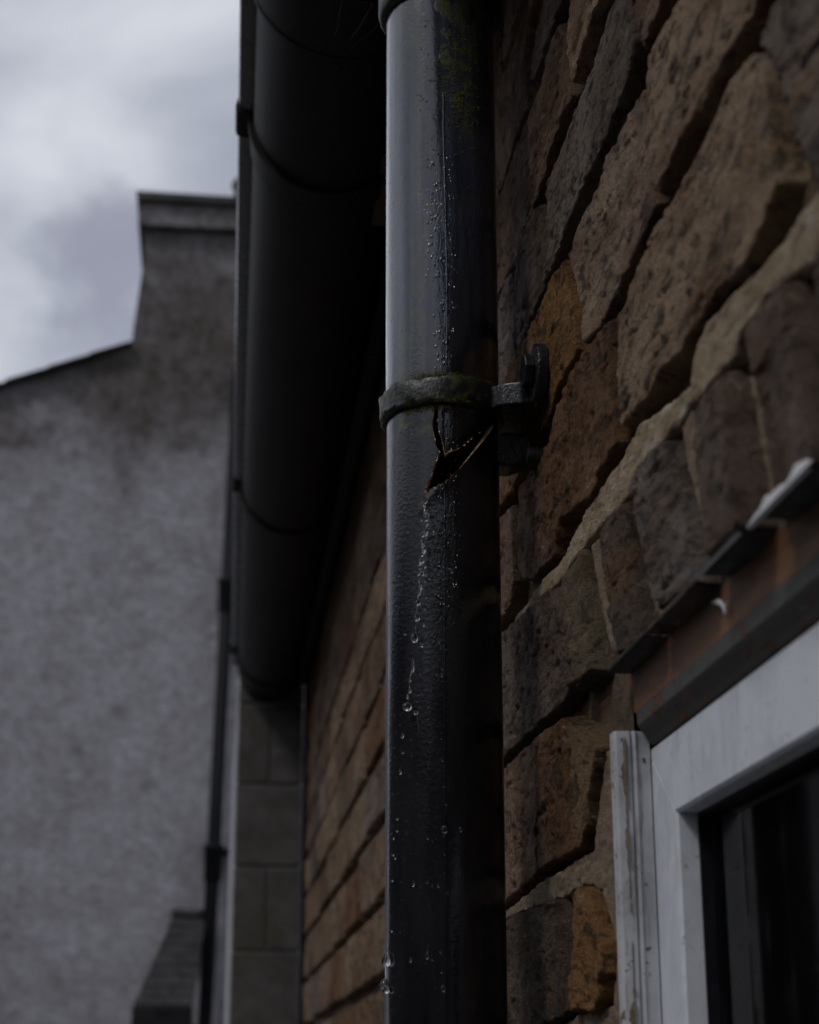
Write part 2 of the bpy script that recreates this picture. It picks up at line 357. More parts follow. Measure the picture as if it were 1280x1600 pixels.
def make_render_wall():
    mt, t, b = new_mat('stained_white_roughcast'); g = G(t)
    ge = g.n('ShaderNodeNewGeometry'); sx = g.n('ShaderNodeSeparateXYZ'); t.links.new(ge.outputs['Position'], sx.inputs[0])
    p = g.pos((1, 1, 1)); ps = g.pos((1, 1, .7))
    st = g.m('ADD', g.noise(p, 1.6, 5, .65, .6), g.m('MULTIPLY', g.rng(sx.outputs[2], 2.2, 3.5), .34))
    k = g.rng(st, .50, .92)
    clean = g.mix(g.rng(g.noise(p, 6, 5, .7), .35, .65), (.66, .65, .72), (.54, .52, .56))
    dirty = g.mix(g.rng(g.noise(ps, 14, 6, .75), .36, .62), (.13, .11, .095), (.235, .215, .21))
    col = g.mix(k, clean, dirty)
    col = g.mix(g.rng(g.noise(ps, 3.5, 5, .7, 1.0), .56, .72, 0, .45), col, (.10, .085, .06))
    sp = g.rng(g.noise(p, 20, 6, .75, .5), .35, .65, .80, 1.16); cmb = g.n('ShaderNodeCombineColor'); [t.links.new(sp, cmb.inputs[i]) for i in range(3)]
    col = g.mix(1, col, cmb.outputs[0], 'MULTIPLY')
    t.links.new(col, b.inputs['Base Color']); b.inputs['Roughness'].default_value = .95; b.inputs['Specular IOR Level'].default_value = .1
    t.links.new(g.bump(g.noise(p, 38, 8, .75, .4), 1.0, .06), b.inputs['Normal']); return mt
RENDER = make_render_wall()
BLOCK = make_rough_mat('dark_grey_painted_block', (.075, .07, .066), (.12, .113, .108), 14, bump=.7, bdist=.004, stretch=(1, 1, 1), c3=(.085, .08, .055))
PIERW = make_rough_mat('white_painted_render', (.38, .38, .42), (.50, .50, .54), 14, stretch=(1, 1, 1))
SLATE = make_rough_mat('dark_slate', (.025, .024, .026), (.05, .047, .047), 12, rough=.6, stretch=(1, 1, 1))
LEAD = make_rough_mat('dark_lead_and_mortar', (.04, .04, .042), (.09, .085, .08), 12, stretch=(1, 1, 1))
GROUND = make_rough_mat('damp_concrete', (.10, .10, .095), (.16, .155, .15), 3, stretch=(1, 1, 1), bdist=.01)
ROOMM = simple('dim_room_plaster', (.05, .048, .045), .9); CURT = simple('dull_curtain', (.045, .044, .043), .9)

BRICKS = [
  ('soot',[(1.524,0.3591),(1.3626,0.3445),(1.2306,0.332),(1.1343,0.3214),(1.1237,0.2993),(1.1071,0.2603),(1.1028,0.2456),(1.1321,0.2407),(1.2257,0.2453),(1.3415,0.2477),(1.5331,0.2494)]),
  ('brown',[(1.5335,0.2438),(1.3741,0.2372),(1.2671,0.2361),(1.2298,0.234),(1.2273,0.2132),(1.2426,0.1745),(1.2467,0.1425),(1.3508,0.1368),(1.5427,0.1329)]),
  ('rusty',[(1.2171,0.2325),(1.1566,0.2291),(1.11,0.2259),(1.1013,0.2125),(1.0991,0.1709),(1.0914,0.1409),(1.1248,0.1394),(1.1897,0.1421),(1.2289,0.1414)]),
  ('ochre',[(1.092,0.219),(1.0631,0.2085),(1.0187,0.19),(1.0278,0.1792),(1.0452,0.1627),(1.0531,0.1484),(1.0797,0.1394),(1.0889,0.1573),(1.0901,0.1899)]),
  ('soot',[(1.5445,0.1114),(1.387,0.1163),(1.3149,0.1182),(1.2199,0.115),(1.1635,0.1144),(1.1528,0.0957),(1.1397,0.0667),(1.1347,0.0428),(1.1967,0.0394),(1.3665,0.0235),(1.5533,0.0058)]),
  ('orange',[(1.11,0.112),(1.0874,0.1145),(1.052,0.1078),(1.0349,0.0898),(1.0179,0.0758),(1.0222,0.0599),(1.0331,0.0462),(1.0572,0.0403),(1.1243,0.0432),(1.1236,0.0618),(1.1074,0.0881)]),
  ('oliv',[(1.1248,0.3233),(1.0848,0.3238),(1.053,0.3265),(1.0426,0.3031),(1.024,0.2733),(1.013,0.237),(1.0489,0.2367),(1.0952,0.2397),(1.1059,0.2686),(1.1187,0.3024)]),
  ('soot',[(1.0033,0.3204),(0.9689,0.3208),(0.9228,0.3155),(0.9094,0.2837),(0.8993,0.2552),(0.8871,0.2334),(0.8813,0.2256),(0.9284,0.2282),(0.9683,0.2314),(0.9819,0.2526),(0.994,0.2873)]),
  ('grey',[(0.9082,0.317),(0.8816,0.3213),(0.8403,0.3209),(0.8262,0.317),(0.817,0.2963),(0.8058,0.2755),(0.7909,0.2525),(0.7775,0.2262),(0.8231,0.2308),(0.869,0.2322),(0.8823,0.2522),(0.8995,0.288)]),
  ('plum',[(0.7927,0.3181),(0.7712,0.3174),(0.7423,0.3139),(0.721,0.3128),(0.7146,0.2939),(0.7044,0.2656),(0.6971,0.2452),(0.6925,0.2269),(0.7279,0.2285),(0.7646,0.2291),(0.7732,0.2423),(0.7815,0.2642),(0.7927,0.2928)]),
  ('plum',[(0.6994,0.3186),(0.6742,0.319),(0.6524,0.3185),(0.6279,0.3127),(0.62,0.2892),(0.6108,0.2633),(0.6029,0.2286),(0.6039,0.2238),(0.6384,0.2266),(0.6684,0.2265),(0.6779,0.2401),(0.6856,0.269),(0.6975,0.2993)]),
  ('soot',[(0.6105,0.3037),(0.5928,0.3108),(0.567,0.3124),(0.5477,0.3075),(0.535,0.2271),(0.5798,0.2252),(0.5949,0.2257),(0.6016,0.2542)]),
  ('tan',[(0.9301,0.4284),(0.8768,0.4343),(0.8311,0.4397),(0.7921,0.4358),(0.7284,0.435),(0.6841,0.4381),(0.6586,0.435),(0.6364,0.4193),(0.6336,0.3984),(0.6371,0.3694),(0.6334,0.358),(0.6449,0.3536),(0.661,0.3507),(0.6727,0.344),(0.7014,0.3485),(0.7194,0.3526),(0.7492,0.3526),(0.7878,0.3502),(0.8323,0.357),(0.8683,0.3543),(0.9136,0.3593),(0.9342,0.3637),(0.9349,0.3896)]),
  ('rusty',[(0.9414,0.4335),(1.0049,0.4434),(1.0731,0.4471),(1.117,0.4444),(1.1451,0.433),(1.2043,0.4327),(1.2768,0.4413),(1.2907,0.4258),(1.2909,0.3721),(1.2384,0.3567),(1.1403,0.3456),(1.1257,0.3659),(1.051,0.3534),(1.0086,0.3461),(0.9925,0.3531),(0.9651,0.3541),(0.9406,0.3557),(0.9429,0.3929)]),
  ('brown',[(1.515,0.4677),(1.3654,0.4433),(1.3079,0.4367),(1.3054,0.404),(1.3086,0.3761),(1.3194,0.3618),(1.3742,0.3592),(1.5232,0.369)]),
  ('tan',[(0.8365,0.5063),(0.8246,0.5395),(0.7938,0.5349),(0.7574,0.5294),(0.7292,0.5267),(0.6139,0.4493),(0.6375,0.4495),(0.6493,0.4473),(0.6636,0.4488),(0.7048,0.4522),(0.7298,0.4513),(0.7628,0.4549),(0.7955,0.4526),(0.8213,0.4545),(0.8271,0.4615),(0.8318,0.4836)]),
  ('tan2',[(0.8414,0.5296),(0.8704,0.5338),(0.9035,0.5349),(0.9381,0.5402),(0.9544,0.5305),(1.0151,0.5338),(1.0499,0.5301),(1.0325,0.502),(1.0239,0.4764),(1.0306,0.4599),(1.0193,0.4532),(0.9924,0.4485),(0.9661,0.4471),(0.9526,0.4516),(0.9177,0.4516),(0.8843,0.4541),(0.8517,0.455),(0.8368,0.4558),(0.8431,0.4861)]),
  ('orange',[(1.0545,0.5286),(1.1062,0.538),(1.1409,0.5367),(1.172,0.5375),(1.2181,0.5416),(1.2555,0.5459),(1.3243,0.5478),(1.5054,0.5829),(1.514,0.4797),(1.3639,0.4579),(1.2998,0.4529),(1.2431,0.4542),(1.1939,0.4511),(1.1452,0.4505),(1.1104,0.4575),(1.0917,0.4589),(1.0463,0.453),(1.0394,0.4569),(1.0358,0.4804),(1.0452,0.5033)]),
  ('grey',[(1.4987,0.664),(1.3525,0.6323),(1.3177,0.6386),(1.2797,0.6286),(1.2844,0.5875),(1.2887,0.55),(1.3914,0.5631),(1.5049,0.5891)]),
  ('soot',[(1.184,0.6336),(1.1505,0.6198),(1.1414,0.5898),(1.1387,0.5719),(1.1566,0.5542),(1.2108,0.5549),(1.2227,0.5506),(1.2636,0.5537),(1.2696,0.5808),(1.2617,0.6222),(1.236,0.6337)]),
  ('grey2',[(0.8752,0.6309),(0.924,0.6371),(0.9417,0.6321),(0.9756,0.6297),(1.0089,0.6291),(1.0437,0.6317),(1.0911,0.6281),(1.1334,0.6302),(1.1323,0.6003),(1.1306,0.5572),(1.1169,0.5481),(1.0644,0.5523),(1.0203,0.5544),(0.9953,0.5555),(0.9506,0.5544),(0.921,0.5556),(0.8818,0.5534),(0.864,0.5615),(0.8558,0.5716),(0.864,0.599),(0.8458,0.6103)]),
  ('brown',[(0.8346,0.6024),(0.8538,0.5921),(0.8465,0.5702),(0.8317,0.5498),(0.8137,0.5508),(0.7907,0.5516),(0.7623,0.5517)]),
  ('tan',[(1.0181,0.7286),(1.0358,0.7009),(1.0368,0.6789),(1.0293,0.6535),(1.0216,0.6457),(1.0086,0.6456),(0.9846,0.6504),(0.9486,0.6494),(0.9293,0.6501),(0.9034,0.6507)]),
  ('brown',[(1.0681,0.7217),(1.1177,0.7274),(1.1482,0.7184),(1.1927,0.7221),(1.2401,0.7267),(1.3218,0.7266),(1.4308,0.7428),(1.4929,0.734),(1.4977,0.6766),(1.3651,0.6466),(1.2689,0.6405),(1.2263,0.64),(1.1692,0.6415),(1.113,0.6488),(1.0828,0.6527),(1.0507,0.6459),(1.0372,0.6453),(1.0499,0.6673),(1.0501,0.6983)]),
  ('grey',[(1.099,0.788),(1.1543,0.7775),(1.1761,0.7629),(1.1706,0.7389),(1.1515,0.7349),(1.1239,0.7402),(1.0907,0.7372),(1.0517,0.7361),(1.0259,0.7367)]),
  ('brown',[(1.1282,0.8084),(1.2713,0.8172),(1.3912,0.8326),(1.4865,0.812),(1.4913,0.7534),(1.3348,0.7355),(1.2509,0.7412),(1.2,0.7345),(1.1918,0.7526),(1.195,0.7749),(1.178,0.7931),(1.1243,0.7971)]),
  ('grey2',[(0.6154,0.4344),(0.6312,0.4311),(0.6418,0.4291),(0.6297,0.4169),(0.6239,0.4027),(0.6209,0.3885),(0.6168,0.3717),(0.6073,0.3621),(0.6023,0.3482),(0.5944,0.3382),(0.5454,0.3324),(0.5043,0.359),(0.5012,0.3725),(0.5926,0.4373)]),
]
MORTAR = [
  ('pale',[(1.4662,0.3554),(1.3303,0.3479),(1.2023,0.3461),(1.1224,0.3402),(1.0475,0.3492),(0.9878,0.3474),(0.9353,0.3474),(0.8991,0.3515),(0.8397,0.3393),(0.7928,0.3308),(0.7856,0.3427),(0.7576,0.351),(0.7105,0.3442),(0.6602,0.3372),(0.6409,0.3351),(0.6169,0.3371),(0.5901,0.333),(0.5565,0.3281),(0.5414,0.3066),(0.5673,0.3113),(0.594,0.3123),(0.6107,0.31),(0.6293,0.3139),(0.6716,0.3226),(0.7087,0.3227),(0.7226,0.3154),(0.7709,0.319),(0.7971,0.3212),(0.8257,0.3197),(0.8401,0.3222),(0.8843,0.323),(0.9123,0.3207),(0.9335,0.3194),(1.0066,0.3231),(1.047,0.3264),(1.1292,0.325),(1.2438,0.3355),(1.4301,0.3512)]),
  ('warm',[(1.0433,0.3244),(1.0129,0.3193),(0.9943,0.2854),(0.9819,0.2526),(0.9723,0.2376),(0.996,0.2417),(1.0108,0.2619),(1.0285,0.2929)]),
  ('warm',[(0.9164,0.3152),(0.9049,0.3009),(0.895,0.2793),(0.8872,0.2572),(0.8716,0.2329),(0.8832,0.231),(0.8971,0.2509),(0.9077,0.2758)]),
  ('warm',[(0.8203,0.3204),(0.7997,0.3208),(0.7927,0.2928),(0.7815,0.2642),(0.7712,0.2354),(0.7825,0.2356),(0.794,0.261),(0.8084,0.2882)]),
  ('warm',[(0.7035,0.2987),(0.698,0.2964),(0.6864,0.2693),(0.6804,0.241),(0.6735,0.2271),(0.6852,0.2269),(0.6875,0.2463),(0.6949,0.2651)]),
  ('warm',[(1.0257,0.1924),(1.0011,0.1784),(0.9975,0.1371),(0.9961,0.0654),(0.9945,0.0172),(1.0207,0.0177),(1.0257,0.0388),(1.0098,0.0734),(1.0279,0.0892),(1.0463,0.1087),(1.0911,0.1164),(1.1499,0.1159),(1.2196,0.1176),(1.3202,0.1215),(1.4186,0.1224),(1.4178,0.1298),(1.2271,0.1359),(1.0922,0.1354),(1.0646,0.136),(1.0434,0.1625),(1.0313,0.1798)]),
  ('warm',[(1.1268,0.0402),(1.0251,0.0423),(1.0325,-0.0031),(1.5609,-0.0864),(1.5541,-0.0046),(1.1972,0.0361)]),
]

CRACK = [(-1.8004, 0.46853), (-1.8289, 0.46561), (-1.8813, 0.45043), (-1.8319, 0.43753), (-1.7551, 0.42812), (-1.8338, 0.42), (-1.8963, 0.41193), (-1.9939, 0.40265), (-2.0469, 0.39473), (-2.1188, 0.38841), (-2.0118, 0.39552), (-1.9313, 0.4), (-1.7859, 0.403), (-1.6024, 0.40748), (-1.3694, 0.41857), (-1.0751, 0.43416), (-0.8014, 0.44735), (-0.5427, 0.45976), (-0.8699, 0.45202), (-1.1267, 0.44258), (-1.407, 0.43253), (-1.5719, 0.43011), (-1.6501, 0.42711), (-1.6931, 0.43613), (-1.7696, 0.44575), (-1.78, 0.45167), (-1.7556, 0.46845)]
DROPS = [(-1.9951, 0.39327, 0.00104, 0.00259), (-2.0055, 0.38391, 0.00117, 0.00324), (-1.9867, 0.37646, 0.00117, 0.00259), (-2.0066, 0.36921, 0.0013, 0.00259), (-2.079, 0.36422, 0.00078, 0.00162), (-2.0301, 0.35736, 0.0013, 0.00324), (-2.0732, 0.34962, 0.0013, 0.00324), (-2.0638, 0.34036, 0.00117, 0.00291), (-2.0378, 0.38943, 0.00065, 0.0013), (-1.9639, 0.38106, 0.00065, 0.00142), (-2.0355, 0.36834, 0.0012, 0.00219), (-2.0498, 0.36111, 0.00109, 0.00246), (-2.0419, 0.35492, 0.00087, 0.00273), (-2.0589, 0.34775, 0.00164, 0.00109), (-2.1154, 0.33968, 0.00066, 0.00098), (-2.051, 0.34104, 0.00066, 0.00164), (-2.1073, 0.33189, 0.0012, 0.00219), (-2.0991, 0.32689, 0.00044, 0.00066), (-2.1448, 0.31886, 0.00153, 0.00208), (-2.1654, 0.30834, 0.00186, 0.00273), (-2.2155, 0.29411, 0.0023, 0.00355), (-2.2458, 0.27428, 0.00077, 0.00492), (-2.301, 0.26384, 0.00077, 0.00077), (-2.301, 0.25743, 0.00049, 0.00219), (-2.3583, 0.24571, 0.00252, 0.00273), (-2.1734, 0.24113, 0.00087, 0.00164), (-1.9433, 0.33544, 0.00055, 0.00055), (-1.563, 0.33477, 0.0006, 0.0006), (-1.5619, 0.34086, 0.00044, 0.00219), (-1.8257, 0.26658, 0.0006, 0.0006), (-1.7264, 0.27012, 0.00055, 0.00077), (-1.7371, 0.26586, 0.00077, 0.0012), (-1.7873, 0.28948, 0.00077, 0.00055), (-2.0133, 0.29432, 0.00044, 0.00044), (-2.0679, 0.2891, 0.00066, 0.00066), (-2.4164, 0.29752, 0.00038, 0.00038), (-1.7506, 0.22183, 0.00044, 0.00044), (-1.7402, 0.20709, 0.00049, 0.00087), (-2.4668, 0.22653, 0.00044, 0.00197), (-2.4663, 0.21445, 0.00044, 0.00044), (-2.0005, 0.32175, 0.00044, 0.00044), (-2.3583, 0.25294, 0.00033, 0.00164), (-2.6074, 0.16985, 0.00052, 0.00052), (-2.6067, 0.16176, 0.00063, 0.00063), (-2.7111, 0.1574, 0.00046, 0.00046), (-1.7142, 0.16058, 0.00184, 0.00242), (-1.4507, 0.16072, 0.00104, 0.00161), (-1.7089, 0.14419, 0.00052, 0.00052), (-1.985, 0.155, 0.00052, 0.00052), (-1.9926, 0.12608, 0.00069, 0.00069), (-1.8171, 0.12351, 0.00086, 0.00104), (-2.2393, 0.12602, 0.00058, 0.00196), (-2.7498, 0.12923, 0.00052, 0.00052), (-1.9964, 0.07897, 0.00092, 0.0023), (-2.2951, 0.07668, 0.00058, 0.00173), (-3.0258, 0.07859, 0.00288, 0.00449), (3.0493, 0.06293, 0.00253, 0.00345), (-3.0164, 0.05886, 0.00184, 0.00242), (-1.7707, 0.0681, 0.00058, 0.00058), (-1.7178, 0.18947, 0.00052, 0.00052), (-1.678, 0.17732, 0.00052, 0.00052), (-2.7724, 0.09614, 0.00052, 0.00081), (-2.7199, 0.14617, 0.00046, 0.00046), (-2.6597, 0.14377, 0.00035, 0.00035), (-2.5177, 0.20151, 0.00058, 0.00173), (-1.7841, 0.08108, 0.00046, 0.00046), (-1.6641, 0.11889, 0.0004, 0.0004), (-1.4303, 0.08748, 0.0004, 0.0004), (-1.7418, 0.05832, 0.00115, 0.0023)]
W = .225

# ------------------------------------------------------------- ground
g_ = mesh_obj('ground', [(-300, -300, -1.6), (300, -300, -1.6), (300, 300, -1.6), (-300, 300, -1.6)], [(0, 1, 2, 3)], GROUND); meta(g_, kind='structure')

# ------------------------------------------------------------- the brick house beside the camera
house = empty('brick_house', (W, 1.5, -1.6), 'dark weathered brick wall with a white window, right beside the cracked pipe', 'house')
def add_mesh_obj(name, me, parent, color=None):
    o = bpy.data.objects.new(name, me); link(o); o.parent = parent; o.matrix_parent_inverse = Matrix.Translation(-parent.location)
    if color: o.color = (*color, 1)
    return o
sd_ = 11
for key, poly in BRICKS:
    my = sum(p[0] for p in poly)/len(poly); mz = sum(p[1] for p in poly)/len(poly)
    dy, dz = (.0017, .0013) if my < 1.0 else (.0022, .0015)
    rnd = random.Random(sd_)
    sold = .224 < mz < .33 and my < 1.1
    if sold: poly = [(my+(p[0]-my)*.86, p[1]) for p in poly]
    pr = rnd.uniform(-.001, .0025)+(0.0025 if sold else .002)
    V, F_ = relief(poly, W, pr, .016, dy, dz, .0030 if not sold else .0038, .0022, sd_, .0017, (rnd.uniform(-.012, .012)+(rnd.choice((-.05, .03)) if sold else 0), rnd.uniform(-.05, .05)), 1.0, -.0012 if sold else .0012)
    c = COL[key]; j = rnd.uniform(.92, 1.08)
    add_mesh_obj('brick', np_mesh('brick', V, F_, BRICK), house, tuple(q*j for q in c)); sd_ += 3
for key, poly in MORTAR:
    my = sum(p[0] for p in poly)/len(poly)
    band = key == 'pale'
    V, F_ = relief(poly, W, -.0012 if band else -.0030, .012, .0018, .0013, .004 if band else .003, .0012, sd_, .0022, (0, .02 if band else 0), 1.0, 0 if band else -.0004)
    add_mesh_obj('mortar_joint', np_mesh('mortar_joint', V, F_, MORT[key]), house); sd_ += 3
# recessed mortar bed behind the bricks (window opening left free)
def bed(y0, y1, z0, z1, st):
    y = np.arange(y0, y1+st*.5, st); z = np.arange(z0, z1+st*.5, st); Y, Z = np.meshgrid(y, z, indexing='ij')
    X = W+.0115+.0035*fbm(Y*30, Z*40, 5, 4); V = np.stack([X.ravel(), Y.ravel(), Z.ravel()], 1)
    vi = np.arange(Y.size).reshape(Y.shape); F_ = np.stack([vi[:-1, :-1].ravel(), vi[:-1, 1:].ravel(), vi[1:, 1:].ravel(), vi[1:, :-1].ravel()], 1)
    add_mesh_obj('mortar_bed', np_mesh('mortar_bed', V, F_, DARKM), house)
bed(.45, 1.45, .225, 1.06, .005); bed(.985, 1.45, -.15, .225, .005); bed(1.45, 4.56, -.15, 1.06, .03)
bed(-.9, .45, .225, 1.06, .05); bed(.99, 4.56, -1.6, -.15, .06); bed(-.9, .1, -1.6, .225, .05)
# regular bricks away from the traced area
variants = []
for k in range(10):
    rr = random.Random(k+50)
    P_ = [(-.5+rr.uniform(0, .015), -.5+rr.uniform(0, .05)), (.5-rr.uniform(0, .015), -.5+rr.uniform(0, .05)), (.5, 0), (.5-rr.uniform(0, .015), .5-rr.uniform(0, .05)), (0, .5-rr.uniform(0, .05)), (-.5+rr.uniform(0, .015), .5-rr.uniform(0, .05))]
    L0, H0 = .30, .088
    poly = [(a*L0, b*H0) for a, b in P_]
    V, F_ = relief(poly, 0, .003, .016, .0075, .0040, .0055, .0026, 900+k*7, .0020, (rr.uniform(-.01, .01), rr.uniform(-.06, .06)))
    variants.append(np_mesh('brick', V, F_, BRICK))
fc = [COL['tan'], COL['brown'], COL['tan'], COL['grey2'], COL['tan2'], COL['rusty'], COL['tan'], (.32, .215, .14)]
# long thin courses (z0, z1)
COURS = [(.922, 1.012), (.832, .916), (.742, .826), (.643, .733), (.549, .637), (.449, .541), (.352, .442), (.240, .338), (.136, .232), (.030, .122),
         (-.075, .020), (-.18, -.085), (-.285, -.19)]
def rbrick(y0, y1, z0, z1):
    me = random.choice(variants); o = bpy.data.objects.new('brick', me)
    link(o); o.parent = house; o.matrix_parent_inverse = Matrix.Translation(-house.location)
    o.location = (W, (y0+y1)/2, (z0+z1)/2); o.scale = (1, (y1-y0-.006)/.30*random.choice((1, -1)), (z1-z0)/.088*random.choice((1, -1)))
    if o.scale[1]*o.scale[2] < 0: o.scale[2] *= -1
    j = random.uniform(.8, 1.1); c = random.choice(fc); o.color = (*[q*j for q in c], 1); return o
START = {0: None, 1: None, 2: 1.49, 3: 1.49, 4: 1.50, 5: 1.51, 6: 1.515, 7: 1.53, 8: 1.54, 9: 1.55, 10: None}
RIGHT = {2: 1.02, 3: .898, 4: .758, 5: .608, 6: .495, 7: .530}
for ci, (z0, z1) in enumerate(COURS):
    rr = random.Random(ci*13+1)
    y = START.get(ci) or (-.9 if z0 > .225 else .99)
    if ci in (0, 1): y = -.9+rr.uniform(-.2, 0)
    while y < 4.53:
        l = rr.uniform(.26, .37)
        if y+l > 4.50: l = 4.545-y
        rbrick(y, y+l, z0+rr.uniform(-.003, .003), z1+rr.uniform(-.003, .003)); y += l
    if ci in RIGHT:
        y = RIGHT[ci]
        while y > -.9:
            l = rr.uniform(.27, .34) if ci != 7 else rr.uniform(.085, .1)
            if ci == 7: rbrick(y-l, y, .226, .318)
            else: rbrick(y-l, y, z0, z1)
            y -= l
# lower part of the wall, out of the picture: joined
bm = bmesh.new()
for (ya, yb, zt) in ((.99, 4.54, -.29), (-.9, .1, .22)):
    z = zt; r = 0
    while z > -1.55:
        y = ya-(.15 if r % 2 else 0)
        while y < yb:
            a, b_ = max(y, ya), min(y+.295, yb)
            if b_-a > .03:
                q = bmesh.ops.create_cube(bm, size=1)['verts']
                bmesh.ops.scale(bm, vec=(.03, b_-a, .086), verts=q); bmesh.ops.translate(bm, vec=(W+.013+random.uniform(-.002, .002), (a+b_)/2, z-.046), verts=q)
            y += .305
        z -= .097; r += 1
me = bpy.data.meshes.new('lower_bricks'); bm.to_mesh(me); bm.free(); me.materials.append(BRICK)
lo = add_mesh_obj('lower_bricks', me, house, COL['brown']); lo['kind'] = 'stuff'
# wall core, eaves, roof
box('wall_core', .30, .52, -.9, 4.9, .19, 1.3, DARKM, house); box('wall_core', .30, .52, 1.0, 4.9, -1.6, .19, DARKM, house); box('wall_core', .30, .52, -.9, .09, -1.6, .19, DARKM, house)
box('soffit', .2115, .60, -.9, 4.58, 1.045, 1.06, BLACKW, house)
box('fascia', .190, .210, -.9, 4.58, 1.0, 1.26, BLACKW, house, .002)
prism('roof', [(.09, 1.17), (2.6, 2.95), (2.6, 2.99), (.085, 1.20)], 'y', -1.0, 5.2, SLATE, house)
box('rafter_end', .147, .188, 1.73, 1.90, .985, 1.045, BROWNW, house, .002)

# window lintel timber + underside of the soldier course
prism('lintel_board', [(.2355, .2262), (.262, .2262), (.262, .204), (.2375, .204), (.2372, .2125)], 'y', .085, 1.066, ORANGEW, house)
prism('lintel_moulding', [(.2372, .2038), (.262, .2038), (.262, .1845), (.2455, .1845), (.2435, .188), (.2395, .193), (.2378, .1955)], 'y', .085, .9792, GREYW, house, .0007)
# painted-over lower arrises of three soldier bricks
def chip(y0, y1, z, h=.007, mat=None, x=.2195):
    n = 12; rr = random.Random(int(y0*1000)); top = [(y0+(y1-y0)*i/n, z+h*(.5+.6*rr.random())*min(1, 4*i/n+.3, 4*(1-i/n)+.3)) for i in range(n+1)]
    bot = [(y1, z-.001), (y0, z-.001)]
    v = [(x+(.0015 if k < n+1 else 0), a, b) for k, (a, b) in enumerate(top)]; nv = n+1
    v += [(x-.0015, a, z-.0008) for a, b in top]; v += [(x+.0012, a, z-.0012) for a, b in top]
    f = [(i, i+1, nv+i+1, nv+i) for i in range(n)]+[(nv+i, nv+i+1, 2*nv+i+1, 2*nv+i) for i in range(n)]
    return mesh_obj('paint_splash', v, f, mat or CHIPW, house, smooth=False)
GREYP = make_rough_mat('grey_painted_arris', (.018, .016, .015), (.055, .05, .047), 160, rough=.55, bump=.4, bdist=.001)
def arris(y0, y1, z, mat):
    y0 += .007; y1 -= .010
    n = 14; k = 6; v = []; sd0 = int(y0*999)
    for i in range(n+1):
        y = y0+(y1-y0)*i/n; e_ = min(1, 3.2*i/n+.1, 3.2*(1-i/n)+.1)
        for j in range(k+1):
            a = j/k                                 # from the front arris back under the brick
            x = .2222+.0155*a+.0007*float(fbm(np.array([y*150.]), np.array([a*3.]), sd0)[0]); zz = z+.0006-(.0026+.0016*float(fbm(np.array([y*90.]), np.array([a*2.]), sd0+3)[0]))*e_*min(1, a*2.2)
            v.append((x, y, zz))
    v += [(.2228, y0+(y1-y0)*i/n, z+.004) for i in range(n+1)]
    f = [(i*(k+1)+j, i*(k+1)+j+1, (i+1)*(k+1)+j+1, (i+1)*(k+1)+j) for i in range(n) for j in range(k)]
    b0 = (n+1)*(k+1); f += [(i*(k+1), (i+1)*(k+1), b0+i+1, b0+i) for i in range(n)]
    o = mesh_obj('painted_arris' if mat is GREYP else 'brick_underside', v, f, mat, house, smooth=True); o.color = (.15, .115, .095, 1); return o
for y0, y1, z, h in ((.605, .690, .2245, .007), (.698, .785, .2270, .0022), (.785, .898, .2265, .0012), (.887, .992, .2265, .0016), (1.02, 1.085, .238, .0006)):
    if h > .002: chip(y0+.006, y1-(.012 if h < .004 else 0), z, h, CHIPW)
    arris(y0, y1, z, GREYP if h > .0014 else BRICK)
# drip of dried sealant on the board
tube('sealant_run', [(.2345, .800, .2212), (.2350, .793, .2195), (.2352, .787, .2160), (.2355, .784, .211), (.2353, .780, .2165)], [.0010, .0016, .0012, .0008, .0004], CHIPW, house, 8)

# jamb trim between brickwork and frame
prism('jamb_trim', [(.2245, .9935), (.2245, .9835), (.2258, .9822), (.2335, .9815), (.2342, .9832), (.2350, .9832), (.2356, .9806), (.2366, .9802), (.2376, .9818), (.2435, .9826), (.2455, .9826), (.2455, .9935)], 'z', -1.0, .1930, TRIM, house, .0003)
# ragged filler between trim and brick
V, F_ = relief([(.9905, -.15), (.9905, .19), (.984, .186), (.9835, .12), (.985, .08), (.983, .02), (.984, -.15)], .2262, .0014, .004, .0012, .0016, .002, .0012, 77, .0022, (0, 0))
add_mesh_obj('filler', np_mesh('filler', V, F_, MORT['warm']), house)

# window
win = bpy.data.objects.new('window', None); link(win); win.parent = house; win.matrix_parent_inverse = Matrix.Translation(-house.location); win.location = (.25, .55, -1.0)
def wpart(name, v, f, mat, bevel=0):
    o = mesh_obj(name, v, f, mat, None, bevel=bevel); o.parent = win; o.matrix_parent_inverse = Matrix.Translation(-Vector((.25, .55, -1.0)))
    bm = bmesh.new(); bm.from_mesh(o.data); bmesh.ops.recalc_face_normals(bm, faces=bm.faces[:]); bm.to_mesh(o.data); bm.free()
    return o
RO = (.105, .9925, -1.0, .1835); RI = (.166, .9320, -.955, .1390)
def corners(f):
    a = [RO[i]+(RI[i]-RO[i])*f for i in range(4)]
    return [(a[1], a[3]), (a[0], a[3]), (a[0], a[2]), (a[1], a[2])]
prof = [(0, .275), (0, .2478), (.02, .2463), (.5, .2460), (.96, .2458), (1.0, .2472), (1.0, .2700), (1.0, .2760)]
for k, nm in enumerate(('head', 'stile', 'sill_rail', 'stile')):
    v = []
    for f_, x in prof:
        cs = corners(f_); a, b_ = cs[k], cs[(k+1) % 4]
        g0 = .0007
        va = Vector(a); vb = Vector(b_); dd = (vb-va).normalized()*g0; va += dd; vb -= dd
        v += [(x, va.x, va.y), (x, vb.x, vb.y)]
    n = len(prof); fs = [(2*i, 2*i+1, 2*i+3, 2*i+2) for i in range(n-1)]+[(2*n-2, 2*n-1, 1, 0), tuple(range(0, 2*n, 2)), tuple(range(1, 2*n, 2))[::-1]]
    wpart(nm, v, fs, UPVC)
